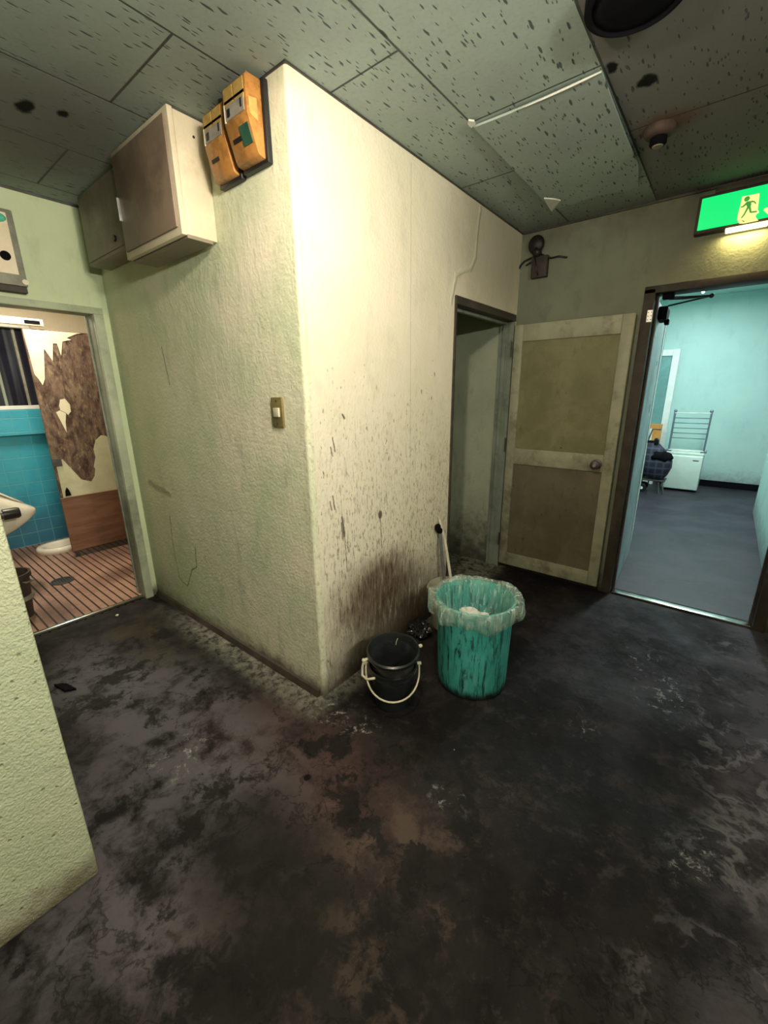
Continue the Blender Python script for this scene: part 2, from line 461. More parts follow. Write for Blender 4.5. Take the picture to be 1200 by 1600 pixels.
def far_floor():
    g = G('far_room_concrete')
    n = g.noise(2.3, 7, .62, v=g.warp(2, .3)); n2 = g.noise(14, 6, .7)
    c = g.mix(g.ss(n, .35, .68), (.014, .011, .017), (.034, .027, .041))
    c = g.mix(g.mul(g.ss(n2, .5, .75), .5), c, (.050, .043, .058))
    return g.done(c, .55, 0, g.bump(n2, .25, .008), .4)
M['far_floor'] = far_floor()

# ---- ceiling board: 0.94 x 0.47 m boards, worm-track pattern running along y
def ceiling_material(name, joints=True):
    g = G(name)
    x, y, z = g.xyz()
    big = g.noise(1.6, 5, .6)
    c = g.mix(g.ss(big, .35, .65), (.40, .50, .46), (.35, .42, .405))
    c = g.mix(g.mul(g.ss(g.noise(70, 3, .6), .45, .7), .35), c, (.29, .34, .32))
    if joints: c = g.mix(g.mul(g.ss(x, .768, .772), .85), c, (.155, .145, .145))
    # dashes
    v = g.warp(22, .011, 2)
    def dashes(sc_, pick, loc):
        t_ = g.vor(sc_, sc=(1, .21, 0), v=v, loc=loc); k_ = g.xyz(g.vor(sc_, sc=(1, .21, 0), v=v, out='Color', loc=loc))
        wd = g.add(.085, g.mul(k_[1], .085))
        return g.mul(g.ss(g.sub(t_, wd), .035, -.035), g.math('LESS_THAN', k_[0], pick))
    ds = g.mx(dashes(38, .85, (0, 0, 0)), dashes(46, .75, (3, 2, 0)))
    ds2 = g.mx(dashes(58, .85, (7, 5, 0)), dashes(74, .7, (2, 9, 0)))
    d = g.mx(ds, ds2)
    c = g.mix(g.mul(d, .85), c, (.045, .06, .068))
    h = g.mul(d, -1.0)
    if joints:
        sx = g.math('DIVIDE', g.sub(x, .30), .47)
        st = g.math('FLOOR', sx); fx = g.sub(sx, st)
        ex = g.mul(g.mn(fx, g.sub(1.0, fx)), .47)
        sy = g.math('DIVIDE', g.sub(g.sub(y, .197), g.mul(g.add(st, 1.0), .47)), .94)
        fy = g.sub(sy, g.math('FLOOR', sy))
        ey = g.mul(g.mn(fy, g.sub(1.0, fy)), .94)
        jd = g.mn(ex, ey)
        j = g.ss(jd, .0048, .0022)
        c = g.mix(g.mul(j, .9), c, (.05, .055, .055))
        h = g.sub(h, g.mul(j, 1.5))
        # stains, darker board edges, darker tone towards the walls and broken holes
        w = g.warp(14, .05)
        c = g.mix(g.mul(g.ss(jd, .03, 0), g.mul(g.ss(g.noise(6, 5, .7), .5, .7), .5)), c, (.12, .12, .115))
        c = g.mix(g.mul(g.ell((.90, 1.17, 2.4), (.10, .08, 1), w, .6), .7), c, (.16, .075, .045))
        for ccx in ((-.95, -.45), (-1.3, -.4)):
            c = g.mix(g.mul(g.ell((ccx[0], ccx[1], 2.4), (.5, .3, 1), g.warp(3, .3), .8), .5), c, (.16, .14, .135))
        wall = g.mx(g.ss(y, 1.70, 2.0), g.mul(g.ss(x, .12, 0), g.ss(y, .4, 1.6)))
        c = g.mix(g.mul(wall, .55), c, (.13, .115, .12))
    if joints:
        for cc, rr in (((.872, .845, 2.4), (.030, .032, 1)), ((-.90, -.462, 2.4), (.048, .026, 1)), ((-.846, -.361, 2.4), (.028, .018, 1)), ((.79, .70, 2.4), (.018, .03, 1))):
            c = g.mix(g.ell(cc, rr, g.warp(26, .035), .3), c, (.006, .006, .006))
    return g.done(c, .85, 0, g.bump(h, .6, .006), .2)
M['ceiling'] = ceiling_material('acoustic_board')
M['sag_board'] = ceiling_material('acoustic_board_loose', False)

# ---- objects' materials
M['door_paint'] = simple('door_frame_paint', (.37, .38, .27), .45, 0, .14, 7, (.13, .115, .075), .8, .35)
def door_panel(name, a, b, spot):
    g = G(name)
    n = g.noise(3.4, 6, .62, v=g.warp(3, .3)); m = g.noise(120, 3, .6)
    r = g.noise(26, 5, .72, sc=(1, 1, .3))
    c = g.mix(g.ss(n, .33, .67), a, b)
    c = g.mix(g.mul(g.ss(r, .55, .72), spot), c, (.075, .06, .035))
    c = g.mix(g.mul(g.ss(m, .5, .75), .25), c, tuple(q*.6 for q in a))
    v = g.vor(16); vc = g.xyz(g.vor(16, out='Color'))
    c = g.mix(g.mul(g.ss(v, .09, .04), g.math('LESS_THAN', vc[2], .10)), c, (.035, .025, .018))
    return g.done(c, .65, 0, g.bump(m, .12, .003), .3)
M['door_top'] = door_panel('door_panel_upper', (.19, .18, .095), (.27, .26, .145), .3)
M['door_low'] = door_panel('door_panel_lower', (.12, .106, .066), (.17, .152, .10), .7)
M['dark_wood'] = simple('dark_stained_wood', (.058, .047, .037), .6, 0, .3, 9, (.022, .018, .015), .6, .3)
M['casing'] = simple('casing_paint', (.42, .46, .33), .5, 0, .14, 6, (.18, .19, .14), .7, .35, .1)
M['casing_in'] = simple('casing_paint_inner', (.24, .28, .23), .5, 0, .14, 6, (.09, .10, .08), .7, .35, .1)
M['cab_body'] = simple('cabinet_enamel', (.66, .58, .43), .45, 0, .08, 5, (.34, .26, .14), .5, .4)
M['cab_door'] = simple('cabinet_door_enamel', (.25, .185, .135), .5, 0, .16, 5, (.13, .09, .065), .8, .4)
M['cab_small'] = simple('small_cabinet_enamel', (.235, .20, .15), .5, 0, .16, 5, (.13, .10, .07), .8, .4)
M['amber'] = simple('amber_plastic', (.43, .195, .05), .28, 0, .22, 26, (.20, .095, .03), .7, .5)
M['amber_label'] = simple('yellowed_paper', (.50, .34, .10), .6, 0, .2, 30, (.30, .19, .05), .6)
M['green_label'] = simple('faded_green_sticker', (.02, .085, .055), .5, 0, .2, 20)
M['grey_label'] = simple('grey_meter_face', (.30, .27, .24), .4, 0, .2, 30)
M['black'] = simple('black_plastic', (.012, .012, .013), .4, 0, .2, 10)
M['bucket'] = simple('black_bucket_plastic', (.015, .018, .020), .30, 0, .25, 8, None, .5, .7)
M['matte_black'] = simple('matte_black', (.004, .004, .006), .9, 0, .2, 10, spec=.1)
M['white_plastic'] = simple('ivory_plastic', (.74, .68, .52), .4, 0, .06, 20, (.45, .38, .25), .4)
M['brass'] = simple('brass_plate', (.23, .185, .075), .45, .2, .15, 60, (.14, .11, .05), .5)
M['steel'] = simple('dull_steel', (.42, .42, .40), .38, .85, .12, 20, (.2, .17, .13), .5)
M['dark_steel'] = simple('dark_steel', (.10, .095, .09), .45, .6, .2, 14, (.04, .035, .03), .5)
M['bright_strip'] = simple('polished_threshold', (.72, .74, .68), .22, 1.0, .1, 30, (.25, .24, .2), .4)
M['ceramic'] = simple('white_glazed_ceramic', (.80, .77, .66), .12, 0, .05, 6, (.52, .46, .30), .45, .5, 0, .5)
M['blue_metal'] = simple('blue_grey_door_paint', (.36, .44, .46), .5, 0, .16, 6, (.12, .13, .15), .6)
M['white_alu'] = simple('white_aluminium', (.78, .80, .76), .35, 0, .05, 8, (.5, .52, .48), .4)
M['frost'] = simple('frosted_glass', (.17, .33, .32), .25, 0, .10, 5, (.13, .25, .26), .5)
M['fridge'] = simple('fridge_enamel', (.62, .73, .64), .35, 0, .04, 6, (.5, .6, .53), .4)
M['rack'] = simple('rack_wire', (.16, .19, .24), .4, .4, .1, 20)
M['orange'] = simple('orange_card', (.56, .25, .05), .7, 0, .12, 12)
M['paper'] = simple('white_paper', (.78, .78, .72), .7, 0, .05, 14)
M['rust'] = simple('rusted_metal', (.085, .058, .045), .7, .2, .35, 18, (.05, .03, .022), .6)
M['maroon'] = simple('dark_maroon_plastic', (.011, .006, .006), .5, 0, .25, 15)
M['box_wood'] = simple('brown_junction_box', (.042, .030, .026), .6, 0, .25, 18, (.02, .015, .013), .6)
M['panel_cream'] = simple('cream_panel', (.80, .68, .50), .45, 0, .05, 10, (.6, .48, .32), .4)
M['panel_grey'] = simple('grey_box_metal', (.27, .26, .21), .5, .2, .15, 25, (.15, .14, .11), .5)
M['mint'] = simple('mint_plastic', (.10, .50, .36), .2, 0, .3, 40)
M['pail'] = simple('cloudy_pail_plastic', (.40, .39, .30), .45, 0, .12, 9, (.2, .18, .12), .6)
M['pole_grey'] = simple('grey_pole', (.17, .17, .18), .4, .3, .15, 20)
M['pole_white'] = simple('white_pole', (.70, .67, .55), .45, 0, .1, 20, (.4, .36, .26), .5)

def bin_material():
    g = G('stained_teal_plastic')
    s = g.noise(30, 7, .74, sc=(1, 1, .10), dist=.4); s2 = g.noise(46, 5, .7, sc=(1, 1, .14), loc=(4, 1, 0))
    b = g.noise(6, 5, .6, loc=(2, 0, 5))
    z = g.xyz()[2]
    c = g.mix(g.ss(b, .3, .7), (.045, .34, .315), (.085, .47, .44))
    c = g.mix(g.mul(g.ss(s2, .54, .70), .5), c, (.22, .52, .43))
    c = g.mix(g.mul(g.ss(s, .495, .585), g.ss(z, .44, .30, .45, .9)), c, (.010, .040, .038))
    c = g.mix(g.mul(g.ss(s2, .46, .36), .85), c, (.010, .035, .032))
    c = g.mix(g.ss(g.add(z, g.mul(g.sub(s, .5), .14)), .055, .01), c, (.008, .012, .011))
    return g.done(c, .38, 0, g.bump(s2, .08, .003), .45)
M['bin'] = bin_material()

def film(name, tint, density, rough=.18, fr=26):
    """thin plastic film: mostly see-through, with milky folds and a gloss"""
    g = G(name)
    fold = g.noise(fr*2.2, 4, .6, sc=(1, 1, .10), dist=.5)
    soft = g.noise(fr*.7, 3, .5, sc=(1, 1, .4), dist=.6, loc=(3, 2, 1))
    f = g.math('ADD', g.ss(soft, .35, .7, density*.35, density*1.1), g.mul(g.ss(fold, .54, .68), .5), clamp=True)
    nm = g.bump(g.noise(fr*1.1, 4, .6, sc=(1, 1, .22), dist=.6), .9, .02)
    tr = g.n('ShaderNodeBsdfTransparent'); tr.inputs[0].default_value = (.96, 1, .98, 1)
    p = g.n('ShaderNodeBsdfPrincipled')
    p.inputs['Base Color'].default_value = tint + (1,); p.inputs['Roughness'].default_value = rough
    g.t.links.new(nm, p.inputs['Normal'])
    mixn = g.n('ShaderNodeMixShader')
    g.t.links.new(f, mixn.inputs[0]); g.t.links.new(tr.outputs[0], mixn.inputs[1]); g.t.links.new(p.outputs[0], mixn.inputs[2])
    g.t.links.new(mixn.outputs[0], g.out.inputs[0])
    return g.m
M['bag'] = film('clear_bin_liner', (.66, .84, .74), .42)
M['bag_in'] = film('clear_liner_inside', (.45, .78, .68), .34)

def tile_wall():
    g = G('blue_wall_tile')
    x, y, z = g.xyz()
    def grid(s_, o, p): 
        q = g.math('DIVIDE', g.sub(s_, o), p); f = g.sub(q, g.math('FLOOR', q)); return g.mul(g.mn(f, g.sub(1.0, f)), p)
    d = g.mn(grid(y, .0, .118), grid(z, .02, .118))
    j = g.ss(d, .004, .0018)
    n = g.noise(3.2, 4, .6)
    c = g.mix(g.ss(n, .3, .7), (.045, .36, .52), (.07, .43, .58))
    gr = g.ss(g.add(z, g.mul(g.sub(g.noise(5, 5, .6), .5), .7)), .75, .10)  # lower tiles painted darker for the drop of the washroom light
    c = g.mix(g.mul(gr, .72), c, (.030, .075, .16))
    c = g.mix(g.mul(j, .5), c, (.16, .42, .46))
    return g.done(c, .25, 0, g.bump(g.mul(j, -1), .4, .004), .5)
M['tile_wall'] = tile_wall()
def tile_floor():
    g = G('brown_floor_tile')
    x, y, z = g.xyz()
    def grid(s_, o, p):
        q = g.math('DIVIDE', g.sub(s_, o), p); f = g.sub(q, g.math('FLOOR', q)); return g.mul(g.mn(f, g.sub(1.0, f)), p), g.math('FLOOR', q)
    dy, iy = grid(y, -.590, .0478)
    dx, ix = grid(x, 0, .024)
    n = g.noise(4, 5, .65); n2 = g.noise(30, 4, .6)
    c = g.mix(g.ss(n, .33, .66), (.42, .25, .18), (.32, .18, .135))
    c = g.mix(g.mul(g.ss(n2, .4, .7), .5), c, (.50, .33, .24))
    c = g.mix(g.mul(g.ss(dx, .0035, .001), .35), c, (.16, .085, .06))
    c = g.mix(g.ss(dy, .0062, .0042), c, (.028, .016, .013))
    w = g.warp(6, .1)
    for cc, rr in (((-2.95, .2, 0), (.30, .35, 1)), ((-2.3, .0, 0), (.12, .22, 1)), ((-1.95, -.55, 0), (.2, .10, 1)), ((-3.5, -.2, 0), (.25, .5, 1))):
        c = g.mix(g.mul(g.ell(cc, rr, w, .7), .6), c, (.06, .030, .024))
    return g.done(c, .5, 0, g.bump(g.ss(dy, .007, .004), -.4, .004), .4)
M['tile_floor'] = tile_floor()
def torn_board():
    g = G('torn_fibre_board')
    n = g.noise(12, 7, .72, sc=(1, 1, .5), dist=.6); n2 = g.noise(38, 5, .7, sc=(1, 1, .4)); n3 = g.noise(3, 4, .6)
    c = g.mix(g.ss(n, .36, .62), (.058, .034, .031), (.22, .155, .115))
    c = g.mix(g.mul(g.ss(n2, .52, .7), .75), c, (.42, .32, .18))
    c = g.mix(g.mul(g.ss(n2, .44, .30), .7), c, (.030, .016, .014))
    c = g.mix(g.mul(g.ss(n3, .45, .65), .35), c, (.10, .055, .042))
    return g.done(c, .85, 0, g.bump(n2, .5, .01), .2)
M['torn'] = torn_board()
M['veneer'] = simple('white_veneer', (.78, .72, .55), .5, 0, .05, 6, (.55, .50, .33), .35)
M['veneer_low'] = simple('grimy_veneer', (.58, .58, .40), .5, 0, .1, 6, (.36, .35, .20), .5)
def board():
    g = G('brown_kick_board')
    n = g.noise(9, 6, .65, sc=(1, .22, 1.6), dist=.5); n2 = g.noise(30, 5, .7, sc=(1, .15, 1.5))
    c = g.mix(g.ss(n, .35, .65), (.16, .075, .045), (.25, .13, .08))
    c = g.mix(g.mul(g.ss(n2, .60, .72), .6), c, (.06, .028, .02))
    return g.done(c, .6, 0, g.bump(n2, .2, .005), .35)
M['board'] = board()
def glass_dark():
    g = G('dark_night_glass')
    y = g.xyz()[1]
    s = g.noise(9, 3, .5, sc=(1, 1, .03))
    c = g.mix(g.ss(s, .45, .70), (.012, .012, .022), (.10, .12, .135))
    return g.done(c, .15, 0, None, .5)
M['glass'] = glass_dark()
def plaid():
    g = G('plaid_cloth')
    x, y, z = g.xyz()
    def band(s_, p, w_):
        q = g.math('DIVIDE', s_, p); f = g.sub(q, g.math('FLOOR', q)); return g.ss(f, w_, w_*.7)
    a = band(x, .085, .32); b = band(z, .085, .32)
    c = g.mix(g.mul(a, .55), (.010, .010, .020), (.045, .048, .085))
    c = g.mix(g.mul(b, .55), c, (.06, .065, .10))
    return g.done(c, .8)
M['plaid'] = plaid()
def emissive(name, col, s, base=None):
    g = G(name); return g.done(base or col, .4, 0, None, .4, col, s)
M['sign_green'] = emissive('sign_green', (.0, .85, .20), 1.0, (0, .2, .04))
M['sign_pale'] = emissive('sign_pale', (1.0, .92, .32), 1.0, (.4, .4, .2))
M['sign_figure'] = emissive('sign_figure', (.09, .50, .07), .55, (.02, .2, .03))
M['sign_lamp'] = emissive('sign_lamp', (1.0, .86, .42), 2.2)
M['bulb'] = emissive('warm_bulb', KEY_COL, KEY_POWER)
M['tube'] = emissive('fill_tube_glass', (.75, 1, .7), 2.0)
M['far_tube'] = emissive('far_tube_glass', (.65, 1, .95), 6.0)

# ================================================================== SETTING
H = 2.4
LC, LD = -1.734, 1.986
struct(MB().box((LC, -2.7, -.08), (2.6, 2.09, 0)).build('floor', M['floor']))
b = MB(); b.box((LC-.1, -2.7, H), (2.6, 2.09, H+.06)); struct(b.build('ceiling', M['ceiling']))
# wall facing the viewer on the left of the outside corner (rounded arris)
poly = [(LC, 0), (-.016, 0)] + [(-.016+.016*math.sin(a), .016-.016*math.cos(a)) for a in [PI/2*k/6 for k in range(1, 6)]] + [(0, .016), (0, .03), (-.1, .1), (LC, .1)]
struct(MB().prism(poly, 2, 0, H).build('wall_front', M['wall_front'], auto=40))
b = MB(); b.box((-.1, .03, 0), (0, 1.118, H)); b.box((-.1, 1.118, 1.90), (0, LD, H)); b.box((-.1, 1.952, 0), (-.0, LD, 1.90))
struct(b.build('wall_side', M['wall_side']))
# closet behind the open doorway
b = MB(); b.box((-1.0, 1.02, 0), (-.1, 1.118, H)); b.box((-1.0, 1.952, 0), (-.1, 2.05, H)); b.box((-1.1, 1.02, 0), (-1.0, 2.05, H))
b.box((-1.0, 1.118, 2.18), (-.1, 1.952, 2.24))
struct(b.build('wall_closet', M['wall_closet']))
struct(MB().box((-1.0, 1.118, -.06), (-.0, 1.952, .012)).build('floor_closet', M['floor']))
# left wall with the washroom doorway
b = MB(); b.box((LC-.1, -2.7, 0), (LC, -.82, H)); b.box((LC-.1, -.82, 1.85), (LC, -.08, H)); b.box((LC-.1, -.08, 0), (LC, .1, H))
struct(b.build('wall_left', M['wall_left']))
# back wall with the doorway to the far room
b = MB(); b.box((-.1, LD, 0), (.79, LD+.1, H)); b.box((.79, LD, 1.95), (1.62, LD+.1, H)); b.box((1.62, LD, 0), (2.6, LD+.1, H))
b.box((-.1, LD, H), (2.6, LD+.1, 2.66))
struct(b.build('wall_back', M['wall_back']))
struct(MB().box((2.5, -2.7, 0), (2.6, LD, H)).build('wall_right', M['wall_other']))
struct(MB().box((LC-.1, -2.7, 0), (2.6, -2.6, H)).build('wall_rear', M['wall_other']))
b = MB(); b.box((-.11, -2.6, 0), (.022, -.943, H), .008, 2)
struct(b.build('wall_near', M['wall_near']))

# shadow-gap beads where the boards meet the walls
b = MB(); b.box((LC, -.005, H-.006), (.0, 0, H)); b.box((0, -.005, H-.006), (.005, LD, H)); b.box((.01, LD-.012, H-.010), (2.5, LD, H)); b.box((LC, -.9, H-.010), (LC+.010, -.01, H))
struct(b.build('trim_1', M['dark_steel']))
# low cement kerb at the foot of the front wall
poly = [(-.022, 0), (0, 0), (0, .035), (-.010, .030)]
struct(MB().prism(poly, 0, LC+.02, -.02).build('baseboard_front', M['dark_wood']))

# ---- closet door frame
b = MB(); b.box((-.1, 1.112, 1.853), (.012, 1.957, 1.895), .003); b.box((-.1, 1.112, 0), (.010, 1.128, 1.853), .002)
struct(b.build('trim_2', M['dark_wood']))
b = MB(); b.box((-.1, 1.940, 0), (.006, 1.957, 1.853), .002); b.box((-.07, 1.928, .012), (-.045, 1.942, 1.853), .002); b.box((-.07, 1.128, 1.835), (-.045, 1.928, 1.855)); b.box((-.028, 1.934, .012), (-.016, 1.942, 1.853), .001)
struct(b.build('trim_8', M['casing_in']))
# ---- washroom door frame
b = MB(); b.box((LC-.1, -.87, 1.845), (LC+.022, -.035, 1.882), .004); b.box((LC-.01, -.088, 0), (LC+.020, -.036, 1.846), .004); b.box((LC-.01, -.87, 0), (LC+.020, -.80, 1.846), .004)
struct(b.build('trim_3', M['casing'], auto=35))
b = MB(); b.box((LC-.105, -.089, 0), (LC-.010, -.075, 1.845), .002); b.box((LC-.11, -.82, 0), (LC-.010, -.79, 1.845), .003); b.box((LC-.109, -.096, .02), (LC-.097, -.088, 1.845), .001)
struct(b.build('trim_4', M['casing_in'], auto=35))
b = MB(); b.box((LC-.030, -.80, .0), (LC-.004, -.089, .024), .004)
struct(b.build('trim_5', M['bright_strip'], auto=35))
# ---- far room door frame
b = MB(); b.box((.775, LD-.014, 0), (.832, LD+.13, 1.95), .003); b.box((1.60, LD-.014, 0), (1.655, LD+.13, 1.95), .003); b.box((.775, LD-.014, 1.925), (1.655, LD+.13, 1.965), .003)
b.box((.832, LD+.055, 0), (.846, LD+.085, 1.93)); b.box((1.585, LD+.055, 0), (1.60, LD+.085, 1.93))
struct(b.build('trim_6', M['dark_wood'], auto=35))
b = MB(); b.box((.84, LD+.005, 0), (1.60, LD+.06, .014), .004)
struct(b.build('trim_7', M['bright_strip'], auto=35))

# ================================================================== WASHROOM
TX = -3.7
struct(MB().box((TX-.1, -.84, -.06), (LC-.03, 1.2, .016)).build('floor_washroom', M['tile_floor']))
struct(MB().box((TX-.1, -.95, 2.3), (LC-.1, 1.2, 2.36)).build('ceiling_washroom', M['wash_plaster']))
b = MB(); b.box((TX-.1, -.84, 0), (TX, 1.2, 1.05)); b.box((TX-.1, -.84, 1.05), (TX+.085, 1.2, 1.27), .006)
struct(b.build('wall_washroom_tile', M['tile_wall']))
b = MB(); b.box((TX-.1, -.84, 2.0), (TX, 1.2, 2.36)); b.box((TX-.1, .05, 1.27), (TX, 1.2, 2.0)); struct(b.build('wall_washroom_back', M['wash_plaster']))
struct(MB().box((TX-.1, -.94, 0), (LC-.1, -.84, 2.36)).build('wall_washroom_left', M['wash_plaster']))
struct(MB().box((TX-.1, 1.2, 0), (LC-.1, 1.3, 2.36)).build('wall_washroom_right', M['wash_plaster']))
w1 = thing('window_1', None, None, (TX, -.4, 1.27), kind='structure')
b = MB(); b.box((TX-.03, -.84, 1.272), (TX+.07, .05, 1.305), .004); b.box((TX-.03, -.84, 1.955), (TX+.05, .05, 2.0), .004); b.box((TX-.03, .01, 1.3), (TX+.05, .05, 1.96), .004)
b.box((TX-.01, -.345, 1.3), (TX+.03, -.315, 1.96), .003)
b.build('window_frame', M['white_alu'], w1)
MB().box((TX-.012, -.84, 1.30), (TX-.004, .02, 1.96)).build('window_pane', M['glass'], w1)
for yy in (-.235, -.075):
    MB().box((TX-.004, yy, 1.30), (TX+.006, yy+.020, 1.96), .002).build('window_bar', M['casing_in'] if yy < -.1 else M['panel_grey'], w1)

# stall partition with torn veneer
PX = -3.0
st = thing('stall_partition', 'brown toilet stall partition with torn white veneer and wooden kick board', 'partition', (PX, .4, .02))
b = MB(); b.box((PX-.03, -.150, .07), (PX, 1.19, 1.885), .003); b.build('panel', M['torn'], st)
def pix_poly(pts, X):
    return [tuple(on(u/5.0, 480+v/5.0, 0, X))[1:] for u, v in pts]
X1 = PX+.0005
up = [(176, 170), (660, 206), (640, 204), (600, 208), (520, 240), (556, 256), (486, 268), (478, 378), (445, 285), (412, 282), (412, 420), (342, 322), (350, 560), (334, 610), (300, 560), (270, 525)]
mid = [(470, 722), (505, 714), (545, 760), (554, 815), (532, 842), (516, 826), (470, 804), (462, 770)]
mid2 = [(438, 822), (466, 806), (515, 829), (512, 905), (521, 978), (496, 932)]
low = [(428, 1182), (490, 1190), (520, 1222), (635, 1345), (715, 1362), (740, 1320), (745, 1265), (733, 1245), (746, 1170), (730, 1110), (746, 1040), (790, 1000), (822, 1005), (960, 1060), (1060, 1400), (498, 1500)]
for nm, pl, mt in (('veneer', up, 'veneer'), ('veneer', mid, 'veneer'), ('veneer', mid2, 'veneer'), ('veneer', low, 'veneer_low')):
    MB().prism(pix_poly(pl, X1), 0, PX-.001, PX+.0035).build(nm, M[mt], st)
b = MB(); b.box((PX-.012, -.158, .075), (PX+.014, 1.19, .555), .004); b.build('kick_board', M['board'], st)
p = on(89, 722, 0, PX)
b = MB(); b.box((PX, p.y-.035, p.z-.035), (PX+.016, p.y+.03, p.z+.03), .003); b.build('latch', M['dark_steel'], st)
p = on(106, 772, 0, PX)
b = MB(); b.prism([(p.y-.02, p.z-.015), (p.y+.022, p.z-.012), (p.y+.012, p.z+.035), (p.y, p.z+.06), (p.y-.014, p.z+.03)], 0, PX, PX+.012); b.build('hook', M['matte_black'], st)
b = MB(); b.box((PX-.028, -.135, .016), (PX-.005, -.105, .075)); b.box((PX-.028, 1.10, .016), (PX-.005, 1.13, .075)); b.build('foot', M['dark_steel'], st)
# head rail over the stall with a slot
rl = thing('head_rail', 'pale metal head rail with a dark slot above the torn stall partition', 'rail', (PX, -.4, 1.90))
b = MB(); b.box((PX-.03, -.84, 1.905), (PX+.01, -.01, 1.955), .004); b.build('rail', M['panel_cream'], rl)
b = MB(); b.box((PX+.008, -.13, 1.917), (PX+.014, -.035, 1.942), .002); b.build('slot', M['matte_black'], rl)
b = MB(); b.box((PX-.03, -.60, 1.95), (PX-.012, -.57, 2.3)); b.build("hanger", M['panel_cream'], rl)

# squat toilet behind the partition
t = thing('squat_toilet', 'white ceramic squat toilet set in the brown tiled floor beside the partition', 'toilet', (-3.40, -.05, .016))
def stadium(cx, y0, y1, r, z, n=14):
    pts = []
    for k in range(n+1):
        a = PI + PI*k/n; pts.append((cx+r*math.cos(a), y0+r+r*math.sin(a)*1.1, z))
    for k in range(n+1):
        a = PI*k/n; pts.append((cx+r*math.cos(a), y1-r+r*math.sin(a), z))
    return pts
cx = -3.36
prof = [(.150, .014, 0), (.148, .055, 0.002), (.135, .068, .012), (.100, .066, .045), (.082, .050, .065), (.070, -.01, .075), (.03, -.03, .10)]
b = MB(); b.loft([stadium(cx, -.325+d, .36-d, r, z) for r, z, d in prof]); b.build('bowl', M['ceramic'], t, smooth=True)
b = MB()
hood = [[(cx+.10*math.cos(a)*s, .27+d, .05+.20*math.sin(a)*s) for a in [PI*k/10 for k in range(11)]] for d, s in ((-.02, 1), (.06, .95), (.09, .6))]
b.loft(hood, closed=True); b.build('hood', M['ceramic'], t, smooth=True)

# urinal on the left washroom wall
ux = -2.62
u = thing('urinal', 'white ceramic wall urinal lip projecting in front of the blue tiled wall', 'urinal', (ux, -.84, .5))
rings = []
for (yy, hw, zt, zb) in ((-.84, .17, .98, .42), (-.76, .175, .90, .40), (-.66, .175, .80, .42), (-.56, .165, .715, .465), (-.47, .125, .645, .52), (-.42, .07, .608, .555), (-.405, .02, .595, .575)):
    r = []
    for k in range(16):
        a = 2*PI*k/16; r.append((ux+hw*math.copysign(abs(math.cos(a))**.7, math.cos(a)), yy, (zt+zb)/2+(zt-zb)/2*math.copysign(abs(math.sin(a))**.7, math.sin(a))))
    rings.append(r)
b = MB(); b.loft(rings); b.build('bowl', M['ceramic'], u, smooth=True)
b = MB(); rr = []
for (yy, hw, zt) in ((-.72, .12, .858), (-.62, .115, .775), (-.53, .09, .698), (-.47, .05, .652)):
    rr.append([(ux-hw, yy, zt), (ux, yy, zt+.004), (ux+hw, yy, zt)])
b.loft(rr, closed=False, caps=False); bmesh.ops.solidify(b.bm, geom=b.bm.faces[:], thickness=.006)
b.build('basin_hollow', M['ceramic'], u, smooth=True)
pp = on(31, 800, 0, -2.30); pe = on(12, 800, 0, -2.30)
t = thing('pipe_stub', 'short fat black pipe end in front of the white urinal', 'pipe', (-2.30, -.84, pp.z))
b = MB(); b.tube([(-2.30, -.84, pp.z), (-2.30, pp.y-.05, pp.z)], .026, 16); b.build('pipe', M['dark_steel'], t, smooth=False, auto=40)
b = MB(); b.tube([(-2.30, pp.y-.085, pp.z), (-2.30, pp.y-.012, pp.z), (-2.30, pp.y, pp.z)], [.036, .036, .030], 20); b.build('cap', M['black'], t, auto=40)

# drain and a bin on the washroom floor
b = MB(); dc = on(98, 908, 2, .016)
b.lathe([(.075, .0), (.075, .006), (.066, .008), (.066, .004), (.001, .004)], (dc.x, dc.y, .016), 32)
t = thing('floor_drain', 'round dark floor drain in the brown washroom tiles', 'drain', (dc.x, dc.y, .016))
b.build('ring', M['dark_steel'], t)
b = MB()
for k in range(-3, 4):
    L = math.sqrt(max(0, .064**2-(k*.018)**2)); b.box((dc.x-L, dc.y+k*.018-.005, .019), (dc.x+L, dc.y+k*.018+.005, .0245))
b.build('grate', M['dark_steel'], t)
t = thing('waste_bin', 'small dark brown plastic bin just inside the washroom doorway', 'bin', (-2.08, -.715, .016))
b = MB(); b.lathe([(.075, 0), (.100, .27), (.112, .272), (.112, .30), (.101, .30), (.095, .27), (.070, .01), (.001, .008)], (-2.08, -.715, .016), 32); b.build('body', M['box_wood'], t, auto=40)
b = MB(); b.lathe([(.092, .12), (.101, .125), (.101, .145), (.093, .15)], (-2.08, -.715, .016), 32); b.build('band', M['panel_grey'], t, auto=40)
b = MB(); b.tube([(-2.08-.105, -.715, .30), (-2.08-.06, -.66, .255), (-2.08+.0, -.60, .235), (-2.08+.07, -.65, .255), (-2.08+.105, -.715, .30)], .006); b.build('handle', M['panel_grey'], t, smooth=True)

